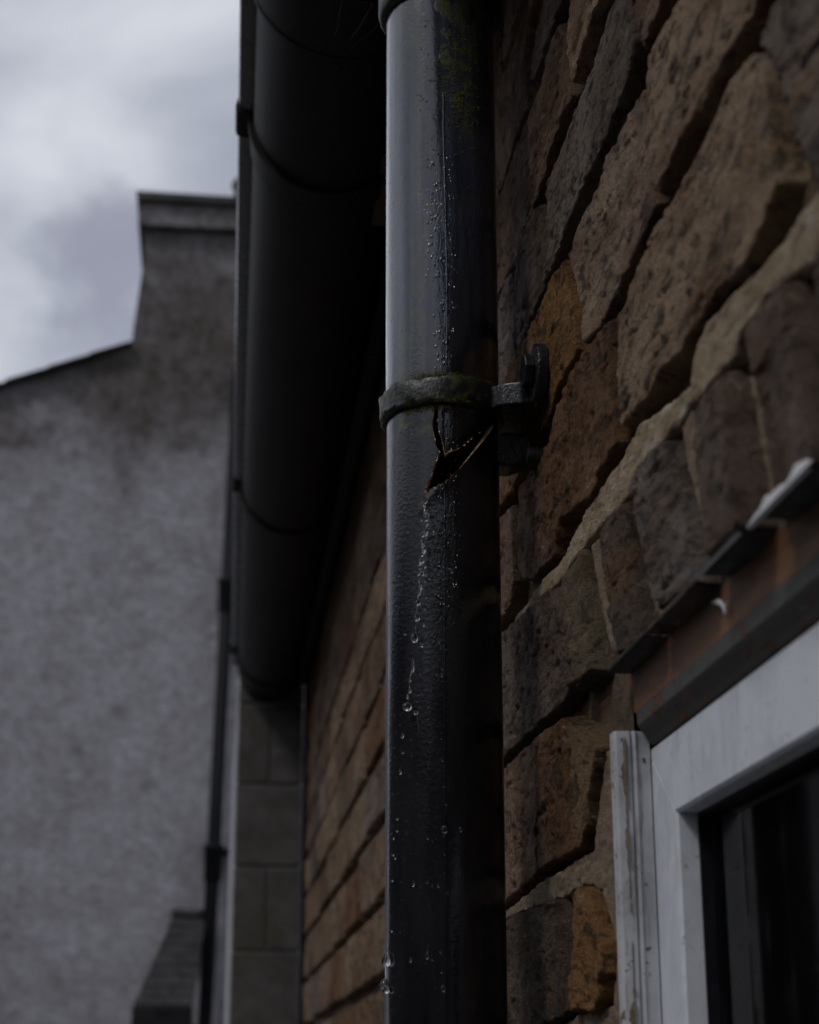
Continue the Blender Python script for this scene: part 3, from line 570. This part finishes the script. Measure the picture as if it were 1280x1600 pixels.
def ring(name, r0, r1, x0, x1, mat):
    """rectangular ring between two rects (y0,y1,z0,z1), each at its own depth"""
    def cc(r, x): return [(x, r[1], r[3]), (x, r[0], r[3]), (x, r[0], r[2]), (x, r[1], r[2])]
    v = cc(r0, x0)+cc(r1, x0)+cc(r1, x1)+cc(r0, x1)
    f = []
    for a in range(4):
        for i in range(4): f.append((a*4+i, a*4+(i+1) % 4, ((a+1) % 4)*4+(i+1) % 4, ((a+1) % 4)*4+i))
    return wpart(name, v, f, mat)
def ins(r, d): return (r[0]+d, r[1]-d, r[2]+d, r[3]-d)
ring('gasket', ins(RI, -.001), ins(RI, .0022), .2575, .2645, BLACKR)
r_ = ins(RI, .0005)
wpart('pane', [(x, y, z) for x in (.2640, .2665) for y in (r_[0], r_[1]) for z in (r_[2], r_[3])], [(0, 1, 3, 2), (4, 6, 7, 5), (0, 4, 5, 1), (2, 3, 7, 6), (0, 2, 6, 4), (1, 5, 7, 3)], GLASS)
ring('spacer_bar', ins(RI, .0024), ins(RI, .011), .2680, .2755, SPACER)
bm = bmesh.new()
for i in range(150):
    q = bmesh.ops.create_cube(bm, size=.0008)['verts']; bmesh.ops.translate(bm, vec=(.2676, RI[1]-.0046, RI[3]-.014-i*.0042+random.uniform(-.0004, .0004)), verts=q)
    if i % 2:
        q = bmesh.ops.create_cube(bm, size=.0007)['verts']; bmesh.ops.translate(bm, vec=(.2749, RI[1]-.0113, RI[3]-.014-i*.0042), verts=q)
me = bpy.data.meshes.new('spacer_perforations'); bm.to_mesh(me); bm.free(); me.materials.append(DESIC)
o = bpy.data.objects.new('spacer_perforations', me); link(o); o.parent = win; o.matrix_parent_inverse = Matrix.Translation(-Vector((.25, .55, -1.0))); o['kind'] = 'stuff'
# dim room and curtain
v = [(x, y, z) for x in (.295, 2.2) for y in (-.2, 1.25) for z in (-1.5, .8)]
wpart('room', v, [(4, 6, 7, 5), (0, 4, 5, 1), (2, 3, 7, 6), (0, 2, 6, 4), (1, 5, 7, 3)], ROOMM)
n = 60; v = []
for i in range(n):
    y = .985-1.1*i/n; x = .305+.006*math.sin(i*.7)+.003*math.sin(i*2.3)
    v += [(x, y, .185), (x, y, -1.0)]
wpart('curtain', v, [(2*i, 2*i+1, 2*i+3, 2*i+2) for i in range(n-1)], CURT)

# ------------------------------------------------------------- gutter under the eaves
gut = empty('gutter', (.10, 1.8, 1.05), 'long black half round gutter running along the eaves above the wall', 'gutter')
def gx(y): return .008*(y-1.8)
def sweep(name, prof, y0, y1, mat, parent, ny=2, closed=True):
    n = len(prof); v = []; ysl = [y0+(y1-y0)*i/(ny-1) for i in range(ny)]
    for y in ysl: v += [(p[0]+gx(y), y, p[1]) for p in prof]
    f = [(j*n+i, j*n+(i+1) % n, (j+1)*n+(i+1) % n, (j+1)*n+i) for j in range(ny-1) for i in range(n)]
    f += [tuple(range(n)), tuple(range((ny-1)*n, ny*n))[::-1]]
    o = mesh_obj(name, v, f, mat, parent)
    bm = bmesh.new(); bm.from_mesh(o.data); bmesh.ops.recalc_face_normals(bm, faces=bm.faces[:]); bm.to_mesh(o.data); bm.free()
    for p_ in o.data.polygons: p_.use_smooth = len(p_.vertices) == 4
    try: o.data.set_sharp_from_angle(angle=math.radians(35))
    except Exception: pass
    return o
GC = (.099, 1.050)
def gprof(R, th=.004, lip=True, ext=0):
    P_ = []
    for i in range(41):
        a = math.pi+math.pi*i/40; P_.append((GC[0]+R*math.cos(a), GC[1]+R*math.sin(a)))
    Q = []
    for i in range(41):
        a = 2*math.pi-math.pi*i/40; Q.append((GC[0]+(R-th)*math.cos(a), GC[1]+(R-th)*math.sin(a)))
    return P_+[(GC[0]+R, GC[1]+.02), (GC[0]+R-th, GC[1]+.02)]+Q+[(GC[0]-R+th, GC[1]+.014), (GC[0]-R, GC[1]+.014)]
body = sweep('trough', gprof(.087), .15, 4.60, GUT, gut, 2)
lip = [(GC[0]-.087+.001+a, GC[1]+.0145+b) for a, b in ((0, 0), (0, -.006), (-.012, -.006), (-.0175, -.003), (-.019, .003), (-.0165, .008), (-.010, .010), (0, .008))]
sweep('rolled_lip', lip, .15, 4.60, GLIP, gut, 2)
for k, (ya, yb) in enumerate(((1.775, 1.83), (3.08, 3.14), (4.40, 4.46))):
    s = sweep('union_collar', gprof(.0905, .0035)[:-2]+[(GC[0]-.0905+.0035, GC[1]+.016), (GC[0]-.0905, GC[1]+.016)], ya, yb, GUT, gut)
    l2 = [(p[0]+(-.003 if p[0] < GC[0]-.09 else 0), p[1]+(.003 if p[1] > GC[1]+.02 else -.003)) for p in lip]
    sweep('union_clip', l2, ya, yb, GUT, gut)
    for r2 in (.0932,):
        sweep('collar_rim', gprof(r2, .002)[:82]+[(GC[0]-r2, GC[1]+.012)][:0], ya-.001, ya+.007, GUT, gut)
sweep('stop_end', [(GC[0]+.086*math.cos(math.pi+math.pi*i/20), GC[1]+.086*math.sin(math.pi+math.pi*i/20)) for i in range(21)], 4.596, 4.600, GUT, gut)
# running outlet above the downpipe
sweep('outlet_sleeve', gprof(.0935, .0065), 1.10, 1.50, GUT, gut); sweep('outlet_rim', gprof(.0945, .002)[:82], 1.495, 1.501, GUT, gut)
v, f = lathe_pts((.118, 1.27), [(.085, 1.0), (.075, .975), (.060, .955), (.052, .935), (.050, .90), (.048, .90)], 48)
o = mesh_obj('outlet_spout', v, f, GUT, gut, smooth=True)
# bracket blobs along the fascia
web = empty('cobweb', (.075, 1.50, .985), 'thin pale cobweb threads hanging under the gutter beside the pipe top', 'cobweb')
WEB = simple('cobweb_silk', (.35, .35, .36), .6)
random.seed(3)
for (a, b_) in (((.050, 1.47, 1.005), (.092, 1.52, .958)), ((.092, 1.50, .962), (.135, 1.40, .955)), ((.10, 1.46, .955), (.118, 1.33, .93)), ((.085, 1.46, .958), (.09, 1.33, .96))):
    P_ = []
    for i in range(9):
        s = i/8; q = Vector(a).lerp(Vector(b_), s); q.z -= .006*math.sin(math.pi*s)+random.uniform(-.0008, .0008); q.x += random.uniform(-.001, .001); P_.append(q)
    tube('thread', P_, .00016, WEB, web, 5)

# ------------------------------------------------------------- the cracked downpipe
PC = (.155, 1.21)
dp = empty('downpipe', (PC[0], PC[1], -1.6), 'black cast iron downpipe with a jagged crack below its mossy clamp', 'downpipe')
def ringprof(zs, rad, inner): return [(rad(z), z) for z in zs]+[(inner, z) for z in reversed(zs)]
def shell(name, z0, z1, r0, r1, th, nz, mat, n=128):
    zs = sorted([z0+(z1-z0)*i/nz for i in range(nz+1)]+([.372+.002*i+.00031 for i in range(50)] if z0 < 0 else []))
    rz = lambda z: r0+(r1-r0)*(z-z0)/(z1-z0)
    pr = [(rz(z), z) for z in zs]+[(rz(z)-th, z) for z in reversed(zs)]
    v, f = lathe_pts(PC, pr, n); m_ = n; k = len(pr)-1
    f += [((k)*m_+i, k*m_+(i+1) % m_, (i+1) % m_, i) for i in range(n)]
    me = bpy.data.meshes.new(name); me.from_pydata(v, [], f); me.materials.append(mat)
    bm = bmesh.new(); bm.from_mesh(me); bmesh.ops.recalc_face_normals(bm, faces=bm.faces[:]); bm.to_mesh(me); bm.free()
    return me
me = shell('pipe_length', -1.55, .485, .0400, .0416, .0045, 24, PIPE, 256)
me.materials.append(RUST); me.materials.append(INNER)
low = bpy.data.objects.new('pipe_length', me); link(low)
# ragged crack: densify + jitter the traced outline, push it through the pipe wall
rr = random.Random(5); pts = []
for i in range(len(CRACK)):
    a, b_ = CRACK[i], CRACK[(i+1) % len(CRACK)]
    L = math.hypot((a[0]-b_[0])*.0415, a[1]-b_[1]); k = max(1, int(L/.0018))
    for j in range(k):
        s = j/k; jt = 0 if j == 0 else .00022
        pts.append((a[0]+(b_[0]-a[0])*s+rr.uniform(-jt, jt)/.0415, a[1]+(b_[1]-a[1])*s+rr.uniform(-jt, jt)))
nn = len(pts)
v = [(PC[0]+.050*math.cos(t), PC[1]+.050*math.sin(t), z) for t, z in pts]+[(PC[0]+.030*math.cos(t), PC[1]+.030*math.sin(t), z) for t, z in pts]
bm = bmesh.new(); vs = [bm.verts.new(q) for q in v]
from mathutils.geometry import tessellate_polygon
for tri in tessellate_polygon([[Vector((t*.0415, z, 0)) for t, z in pts]]):
    bm.faces.new([vs[i] for i in tri]); bm.faces.new([vs[nn+i] for i in tri][::-1])
for i in range(nn): bm.faces.new((vs[i], vs[nn+i], vs[nn+(i+1) % nn], vs[(i+1) % nn]))
bmesh.ops.triangulate(bm, faces=bm.faces[:]); bmesh.ops.recalc_face_normals(bm, faces=bm.faces[:])
mc = bpy.data.meshes.new('cutter'); bm.to_mesh(mc); bm.free(); cut = bpy.data.objects.new('cutter', mc); S.collection.objects.link(cut)
md = low.modifiers.new('b', 'BOOLEAN'); md.operation = 'DIFFERENCE'; md.solver = 'EXACT'; md.use_self = True; md.object = cut
bpy.context.view_layer.update(); dg = bpy.context.evaluated_depsgraph_get()
newme = bpy.data.meshes.new_from_object(low.evaluated_get(dg)); low.modifiers.clear(); low.data = newme; newme.name = 'pipe_length'
bpy.data.objects.remove(cut)
while len(newme.materials) < 3: newme.materials.append(RUST)
newme.materials[0] = PIPE; newme.materials[1] = RUST; newme.materials[2] = INNER
for p in newme.polygons:
    rs = [math.hypot(newme.vertices[i].co.x-PC[0], newme.vertices[i].co.y-PC[1]) for i in p.vertices]
    if max(rs) < .0378: p.material_index = 2
    elif min(rs) < .0385: p.material_index = 1
    else: p.material_index = 0
    p.use_smooth = p.material_index != 1
try: newme.set_sharp_from_angle(angle=math.radians(40))
except Exception: pass
# the lips of the break are sprung: the lower right one stands proud, the tongue between the branches is pushed in
ca = np.array([(t*.0415, z) for t, z in CRACK]); tip0, tip1, fork = ca[9], ca[17], ca[22]
for vv in newme.vertices:
    if not .375 < vv.co.z < .462: continue
    t = math.atan2(vv.co.y-PC[1], vv.co.x-PC[0])
    if not -2.3 < t < -.2: continue
    q = (t*.0415, vv.co.z); dd_ = abs(float(poly_sd(np.array([q[0]]), np.array([q[1]]), [tuple(c_) for c_ in ca])[0]))
    side = (tip1[0]-tip0[0])*(q[1]-tip0[1])-(tip1[1]-tip0[1])*(q[0]-tip0[0])
    env = math.exp(-(dd_/.006)**2)*max(0, min(1, (q[0]-tip0[0])/.006+.2))*max(0, min(1, (tip1[0]-q[0])/.006))
    off = 0
    if side < 0: off = .0008*env
    elif q[0] > fork[0]-.001: off = -.0011*env
    vv.co.x += off*math.cos(t); vv.co.y += off*math.sin(t)
low.parent = dp; low.matrix_parent_inverse = Matrix.Translation(-dp.location)
print('pipe polys', len(newme.polygons))
me = shell('pipe_length', .470, .820, .0424, .0432, .004, 8, PIPE)
for p in me.polygons: p.use_smooth = True
me.set_sharp_from_angle(angle=math.radians(40))
add_mesh_obj('pipe_length', me, dp)
# bright torn flakes along the crack lip
rr = random.Random(9); bm = bmesh.new()
for i, (t, z) in enumerate(pts):
    if z > .452 or rr.random() < .55: continue
    nx = pts[(i+1) % nn]; dt, dz_ = (nx[0]-t)*.0415, nx[1]-z; L = math.hypot(dt, dz_)+1e-9; ox, oz = -dz_/L, dt/L
    wd = rr.uniform(.0003, .0012); sgn = 1
    q = []
    for (tt, zz, off, rad) in ((t, z, 0, .0416), (nx[0], nx[1], 0, .0416), (nx[0], nx[1], wd, .0420), (t, z, wd*rr.uniform(.4, 1), .0420)):
        q.append(bm.verts.new((PC[0]+rad*math.cos(tt+sgn*ox*off/.0415), PC[1]+rad*math.sin(tt+sgn*ox*off/.0415), zz+sgn*oz*off)))
    bm.faces.new(q)
me = bpy.data.meshes.new('torn_edge'); bm.to_mesh(me); bm.free(); me.materials.append(RUST)
add_mesh_obj('torn_edge', me, dp)
# casting seam: a low rib of paint
def rib(z0, z1, th0, R, wd, ht, name='casting_seam', n=60, seed=1):
    v, f = [], []; rr = random.Random(seed)
    for i in range(n+1):
        z = z0+(z1-z0)*i/n; t = th0(z)+rr.uniform(-.004, .004); w_ = wd*rr.uniform(.7, 1.2)
        for a, h in ((-w_, -.0004), (-w_*.5, ht), (w_*.5, ht), (w_, -.0004)):
            v.append((PC[0]+(R(z)+h)*math.cos(t+a/.042), PC[1]+(R(z)+h)*math.sin(t+a/.042), z))
    for i in range(n):
        for k in range(3): f.append((i*4+k, i*4+k+1, (i+1)*4+k+1, (i+1)*4+k))
    return mesh_obj(name, v, f, PIPE, dp, smooth=True)
rib(-1.5, .404, lambda z: -1.70+.10*(z-.07)/.3*.3, lambda z: .0400+.0016*(z+1.55)/2.035, .0007, .0005, n=400)
rib(.500, .72, lambda z: -1.625-.02*math.sin(z*20), lambda z: .0424+.0008*(z-.47)/.33, .0008, .0006, seed=2)
# socket at the top and the swan neck up to the outlet
lathe('socket', PC, [(.0434, .812), (.0462, .8118), (.0484, .814), (.0496, .819), (.0498, .885), (.0518, .889), (.0518, .899), (.0490, .902), (.0440, .901)], CLAMP, dp, 96)
tube('swan_neck', [(.155, 1.21, .86), (.153, 1.213, .90), (.140, 1.235, .925), (.124, 1.262, .935), (.118, 1.27, .955)], .041, GUT, dp, 40)
# shoe at the foot
tube('shoe', [(PC[0], PC[1], -1.40), (PC[0], PC[1], -1.50), (PC[0]-.03, PC[1]-.02, -1.545), (PC[0]-.09, PC[1]-.05, -1.575)], .046, IRON, dp, 32)

# clamp
clz0, clz1 = .4655, .4865
cp = bpy.data.objects.new('clamp', None); link(cp); cp.parent = dp; cp.matrix_parent_inverse = Matrix.Translation(-dp.location); cp.location = (PC[0], PC[1], clz0)
def cpart(o): o.parent = cp; o.matrix_parent_inverse = Matrix.Translation(-Vector((PC[0], PC[1], clz0))); return o
n = 160; prof = [(.0418, clz0+.0006), (.0446, clz0), (.0462, clz0+.0012), (.0468, clz0+.004), (.0466, clz0+.010), (.0468, clz1-.004), (.0462, clz1-.001), (.0446, clz1), (.0420, clz1-.0005)]
v, f = [], []
rr = random.Random(4)
for j, (r, z) in enumerate(prof):
    for i in range(n):
        a = 2*math.pi*i/n; d = .0006*math.sin(a*7+j)+.0005*math.sin(a*19+j*2)+rr.uniform(-.0002, .0002)
        v.append((PC[0]+(r+d)*math.cos(a), PC[1]+(r+d)*math.sin(a), z+d*.8))
for j in range(len(prof)-1):
    for i in range(n): f.append((j*n+i, j*n+(i+1) % n, (j+1)*n+(i+1) % n, (j+1)*n+i))
cpart(mesh_obj('clamp_band', v, f, CLAMP, None, smooth=True))
# rear half of the band ends in lugs against the wall
cpart(prism('clamp_arm', [(.186, 1.232), (.186, 1.176), (.194, 1.168), (.206, 1.163), (.2175, 1.163), (.2175, 1.26), (.206, 1.258), (.197, 1.25)], 'z', clz0+.001, clz1-.003, IRON, None, .0015))
cpart(disc_x('wall_lug', .2125, .2215, 1.148, .484, .0215, IRON, None, 28, .0018, 1.0))
cpart(disc_x('bolt_head', .2055, .2125, 1.150, .486, .0125, IRON, None, 6, .0012))
cpart(disc_x('lug_washer', .2215, .2235, 1.147, .485, .0228, GREYP, None, 28, .0004))
cpart(disc_x('wall_lug', .2125, .2235, 1.262, .478, .018, IRON, None, 28, .0018))
cpart(disc_x('bolt_head', .2050, .2125, 1.262, .478, .0110, IRON, None, 6, .0012))
cpart(prism('standoff', [(.180, .432), (.180, .452), (.200, .456), (.2200, .456), (.2200, .436), (.205, .430)], 'y', 1.196, 1.222, IRON, None, .002))
cpart(disc_x('standoff_pin', .214, .226, 1.19, .437, .0065, GREYP, None, 16, .001))

# moss growing on the clamp edges and on the pipe
MOSS = make_rough_mat('yellow_green_moss', (.07, .078, .016), (.17, .16, .035), 300, bump=.5, bdist=.001, stretch=(1, 1, 1))
rr = random.Random(21); items = []
def tuft(t, z, R, s):
    for k in range(rr.randint(3, 6)):
        a = t+rr.gauss(0, s/.042); zz = z+rr.gauss(0, s*.8); q = s*rr.uniform(.16, .5)
        items.append(((PC[0]+(R+q*.3)*math.cos(a), PC[1]+(R+q*.3)*math.sin(a), zz), (q*rr.uniform(.7, 1.3), q*rr.uniform(.7, 1.3), q*rr.uniform(.6, 1.6))))
for i in range(120):
    t = rr.gauss(-1.68, .22); tuft(t, clz1+rr.uniform(-.001, .0025), .0445, .0011)
for i in range(50):
    t = rr.gauss(-1.25, .3); tuft(t, clz1+rr.uniform(-.001, .001), .0445, .0008)
for i in range(110):
    t = rr.gauss(-2.0, .25); tuft(t, clz0-rr.uniform(0, .004), .0415, .0011)
for i in range(40):
    t = rr.gauss(-1.5, .25); tuft(t, clz0+.002, .0462, .0009)
for i in range(230):
    t = rr.gauss(-1.45, .25); z = min(.79, rr.gauss(.735, .032)); tuft(t, z, .0429, .0011)
me = blobs('moss', items, MOSS)
o = add_mesh_obj('moss', me, dp); o['kind'] = 'stuff'

# water: trickle film, big drops, fine beads
tr = empty('water_trickle', (.14, 1.17, .40), 'clear water drops trickling from the crack down the front of the black pipe', 'water')
def R_at(z): return (.0400+.0016*(z+1.55)/2.035) if z < .47 else .0424+.0008*(z-.47)/.33
def drop_mesh(t, z, hw, hh, k=.6, n=14, m_=6):
    """domed tear lying on the pipe"""
    v, f = [], []; R = R_at(z)-.0002; th = min(hw, hh)*k*1.3
    for j in range(m_+1):
        b = (math.pi/2)*j/m_
        for i in range(n):
            a = 2*math.pi*i/n; du = hw*math.cos(a)*math.cos(b); dw = hh*math.sin(a)*math.cos(b)
            if dw > 0: du *= 1-.45*dw/hh
            tt = t+du/R; rad = R+th*math.sin(b); v.append((PC[0]+rad*math.cos(tt), PC[1]+rad*math.sin(tt), z+dw))
            if j == m_: break
    for j in range(m_-1):
        for i in range(n): f.append((j*n+i, j*n+(i+1) % n, (j+1)*n+(i+1) % n, (j+1)*n+i))
    top = m_*n
    for i in range(n): f.append(((m_-1)*n+i, (m_-1)*n+(i+1) % n, top))
    f.append(tuple(range(n))[::-1])
    return v, f
rx = random.Random(8)
chain = [d for d in DROPS[:18]]
for k in range(46):
    a_ = rx.choice(chain); DROPS.append((a_[0]+rx.gauss(0, .018), a_[1]+rx.gauss(0, .004), rx.uniform(.0004, .0010), rx.uniform(.0006, .0022)))
for t, z, hw, hh in DROPS:
    # falling bead: a closed tear hanging clear of the iron
    R_ = R_at(z); c = Vector((PC[0]+R_*math.cos(t), PC[1]+R_*math.sin(t), z)); c *= 1-.0065; v, f = [], []; hw = max(hw, .0007)*1.2; hh = max(hh, .0007)*1.1
    jr = random.uniform(.85, 1.1)
    for j in range(1, 10):
        b = math.pi*j/10-math.pi/2; tp = 1-(.35*math.sin(b) if hh > hw*1.2 else 0)
        for i in range(14):
            a = 2*math.pi*i/14; v.append((c.x+hw*jr*tp*math.cos(b)*math.cos(a), c.y+hw*tp*math.cos(b)*math.sin(a), c.z+hh*math.sin(b)))
    for j in range(8):
        for i in range(14): f.append((j*14+i, j*14+(i+1) % 14, (j+1)*14+(i+1) % 14, (j+1)*14+i))
    v += [(c.x, c.y, c.z-hh), (c.x, c.y, c.z+hh)]; k = len(v)-2
    for i in range(14): f.append((k, (i+1) % 14, i)); f.append((k+1, 112+i, 112+(i+1) % 14))
    mesh_obj('droplet', v, f, WATER, tr, smooth=True)
# thin film joining the drops
path = sorted([d for d in DROPS if d[2] > .0007 and d[0] < -1.75], key=lambda d: -d[1])
v, f = [], []
for i, (t, z, hw, hh) in enumerate(path):
    for a in (-.0005, 0, .0005): v.append((PC[0]+(R_at(z)+(.0004 if a == 0 else -.0001))*math.cos(t+a/.041), PC[1]+(R_at(z)+(.0004 if a == 0 else -.0001))*math.sin(t+a/.041), z))
for i in range(len(path)-1):
    for k in range(2): f.append((i*3+k, i*3+k+1, i*3+4+k, i*3+3+k))
mesh_obj('film', v, f, WATER, tr, smooth=True)
rr = random.Random(33); items = []
for i in range(2600):
    u = rr.random()
    if u < .45: t = rr.uniform(-3.0, -1.6); z = rr.uniform(.02, .47)
    elif u < .75: t = rr.gauss(-1.6, .12); z = rr.uniform(.12, .64)
    elif u < .9: t = rr.gauss(-1.85, .12); z = rr.uniform(.25, .42)
    else: t = rr.uniform(-2.9, -.6); z = rr.uniform(.5, .74)
    if .455 < z < .49: continue
    s = abs(rr.gauss(0, .00022))+.00012; R = R_at(z)
    items.append(((PC[0]+R*math.cos(t), PC[1]+R*math.sin(t), z), (s, s, s)))
me = blobs('condensation', items, WATER); o = add_mesh_obj('condensation', me, tr); o['kind'] = 'stuff'

# ------------------------------------------------------------- block pier at the end of the wall
pier = empty('block_pier', (.12, 4.9, -1.6), 'dark grey painted block pier closing off the far end of the brick wall', 'pier')
box('pier_core', .044, .2105, 4.612, 6.0, -1.6, 1.40, PIERW, pier)
z = 1.38; r = 0
while z > -1.6:
    zb = max(z-.207, -1.6); sp = [(.0405, .2115)] if r % 2 else [(.0405, .125), (.129, .2115)]
    for a, b_ in sp:
        box('block', a, b_, 4.60+random.uniform(0, .003), 4.66, zb, z-.002, BLOCK, pier, .004)
    z -= .213; r += 1
box('gap_shade_strip', .2122, .262, 4.565, 4.598, -1.6, 1.043, BLACKR, pier); box('gap_shade_strip', .2122, .262, 4.583, 4.61, 1.0435, 1.30, BLACKR, pier)  # black strips standing in for the shaded gap between pier and wall
box('side_render', .036, .0435, 4.604, 6.0, -1.6, 1.0, PIERW, pier)

# ------------------------------------------------------------- neighbouring gable with chimney
GY = 8.0
gh = empty('gable_house', (-1.0, GY, -1.6), 'white roughcast gable wall with a broad chimney and dark roof verge', 'house')
def yprism(name, pts, y0, y1, mat, par, bevel=0): return prism(name, pts, 'y', y0, y1, mat, par, bevel)
yprism('gable_wall', [(-3.6, -1.6), (1.6, -1.6), (1.6, 3.15), (.44, 3.42), (.46, 3.75), (.44, 4.06), (-.478, 4.06), (-.462, 3.98), (-.468, 3.9), (-.487, 3.70), (-.500, 3.55), (-.508, 3.425), (-1.15, 3.165), (-3.6, 2.17)], GY, GY+.3, RENDER, gh)
rr = random.Random(6)
# chimney with slightly uneven left edge
yprism('chimney', [(-.490, 3.0), (.43, 3.0), (.43, 4.06), (-.460, 4.06)], GY+.301, GY+.57, RENDER, gh)
yprism('chimney_band', [(-.503, 4.061), (.47, 4.061), (.47, 4.185), (-.497, 4.185), (-.492, 4.15), (-.506, 4.12)], GY-.055, GY+.585, RENDER, gh, .008)
yprism('chimney_cap', [(-.512, 4.186), (.485, 4.186), (.485, 4.225), (-.520, 4.235)], GY-.085, GY+.62, LEAD, gh, .006)
v, f = lathe_pts((-.035, GY+.28), [(.075, 4.23), (.085, 4.25), (.075, 4.32), (.07, 4.42), (.085, 4.44), (.08, 4.46), (.055, 4.46)], 24)
v, f = lathe_pts((.05, GY+.28), [(.09, 4.235), (.10, 4.26), (.09, 4.33), (.085, 4.46), (.10, 4.48), (.095, 4.50), (.065, 4.50)], 24)
mesh_obj('chimney_pot', v, f, RUST if False else LEAD, gh, smooth=True)
# verge and slates: overlapping courses give the stepped edge
sl = math.atan2(3.425-2.17, -.505+3.6)
ux, uz = math.cos(sl), math.sin(sl); L = 3.4; k = 0; s = 0
while s < 3.44:
    x0, z0 = -3.62+ux*s, 2.165+uz*s; l = .24; tl = .012
    x1, z1 = x0+ux*l, z0+uz*l
    x1 = min(x1, -.505); z1 = z0+(x1-x0)*uz/ux
    if x1 > x0+.02:
        yprism('verge_slate', [(x0, z0+.016), (x1, z1+.008), (x1, z1), (x0, z0)], GY-.05+rr.uniform(-.008, .008), GY+.55, SLATE, gh)
    s += .21
yprism('roof_slope', [(-3.75, 2.11), (-.52, 3.42), (-.52, 3.36), (-3.75, 2.05)], GY+.29, GY+6, SLATE, gh)
yprism('roof_slope', [(.43, 3.44), (1.9, 3.06), (1.9, 3.02), (.43, 3.38)], GY-.04, GY+6, SLATE, gh)

ndp = empty('downpipe', (-.01, GY-.07, -1.6), 'thin black downpipe fixed to the white roughcast gable wall', 'downpipe')
PB = make_rough_mat('dull_black_plastic', (.004, .0045, .006), (.009, .010, .012), 8, rough=.6, bump=.1, bdist=.001, stretch=(1, 1, .3), spec=.15)
def np_c(z): return (.018*(z-1.5)-.013, GY-.07)
tube('pipe_length', [(*np_c(-1.55), -1.55), (*np_c(3.3), 3.3)], .031, PB, ndp, 20)
for z in (2.16, .93, -.4):
    c = np_c(z); v, f = lathe_pts(c, [(.031, z-.09), (.040, z-.075), (.041, z+.05), (.046, z+.055), (.046, z+.075), (.031, z+.08)], 24); mesh_obj('pipe_socket', v, f, PB, ndp, smooth=True)
    box('pipe_bracket', c[0]-.03, c[0]+.075, GY-.09, GY-.001, z+.04, z+.06, PB, ndp, .002)

# ------------------------------------------------------------- small slated lean-to roof
lt = empty('porch', (-.15, GY-.4, -1.6), 'small porch with a dark slate roof standing against the white gable wall', 'porch')
A = [(-.19, GY-.002, .70), (-.045, GY-.002, .70), (-.085, GY-.85, .28), (-.31, GY-.85, .28)]
v = A+[(x, y, z-.02) for x, y, z in A]
mesh_obj('roof_deck', v, [(0, 1, 2, 3), (7, 6, 5, 4), (0, 4, 5, 1), (1, 5, 6, 2), (2, 6, 7, 3), (3, 7, 4, 0)], SLATE, lt)
rr = random.Random(12)
for r in range(9):
    s0, s1 = r/9, min(1, (r+1.25)/9)
    for c in range(4):
        u0, u1 = c/4+(.125 if r % 2 else 0), (c+1)/4+(.125 if r % 2 else 0)
        u1 = min(u1, 1)-.008
        def P_(u, s, lift): 
            a = Vector(A[0]).lerp(Vector(A[3]), s); b_ = Vector(A[1]).lerp(Vector(A[2]), s); q = a.lerp(b_, u); q.z += lift; return q
        lf = .003+rr.uniform(0, .002)
        v = [P_(u0, s0, lf*.3+.002), P_(u1, s0, lf*.3+.002), P_(u1, s1, lf+.006), P_(u0, s1, lf+.006)]
        v += [q-Vector((0, 0, .005)) for q in v]
        mesh_obj('slate', v, [(0, 1, 2, 3), (7, 6, 5, 4), (0, 4, 5, 1), (1, 5, 6, 2), (2, 6, 7, 3), (3, 7, 4, 0)], SLATE, lt)
tube('ridge_roll', [(-.20, GY-.02, .71), (-.16, GY-.02, .716), (-.1, GY-.02, .710), (-.05, GY-.02, .713)], .02, LEAD, lt, 10)
box('porch_wall', -.28, -.10, GY-.80, GY-.003, -1.6, .27, LEAD, lt)
box('porch_fascia', -.315, -.080, GY-.865, GY-.845, .19, .275, BLACKW, lt, .003)

# ------------------------------------------------------------- unseen house and long block, added so the wet pipe mirrors something dark
oh = empty('added_house', (-.5, -7, -1.6), 'unseen dark brick house added behind the viewpoint to darken the pipe reflections', 'house')
HB = make_rough_mat('far_dark_brick', (.09, .065, .055), (.14, .10, .08), 8, stretch=(1, 1, 1))
box('wall', -9, 7, -11, -6.5, -1.6, 2.2, HB, oh)
prism('roof', [(-6.2, 2.15), (-8.75, 3.8), (-11.3, 2.15), (-11.3, 2.1), (-6.2, 2.1)], 'x', -9.3, 7.3, SLATE, oh)
for x in (-6, -3, 0, 3):
    box('window', x-.5, x+.5, -6.52, -6.49, -.4, .9, BLACKR, oh); box('sill', x-.6, x+.6, -6.6, -6.5, -.5, -.4, LEAD, oh)
fe = empty('sky_blocker', (-4.5, 0, -1.6), 'unseen long dark brick block added beside the yard to darken the pipe reflections', 'sky_blocker')  # unseen; added and heightened to keep sky out of the pipe reflections
box('wall', -7.5, -4.5, -6.3, 7.6, -1.6, 1.45, HB, fe); prism('roof', [(-4.35, 1.42), (-6.0, 2.4), (-7.65, 1.42), (-7.65, 1.37), (-4.35, 1.37)], 'y', -6.35, 7.65, SLATE, fe)
for y in (-3.5, .5, 4.5): box('door', -4.52, -4.47, y-.5, y+.5, -1.6, .5, BLACKW, fe, .004)


print('BRICKS', len([o for o in house.children if o.name.split('.')[0] == 'brick']), 'TRIS', sum(len(m.polygons) for m in bpy.data.meshes)*2)
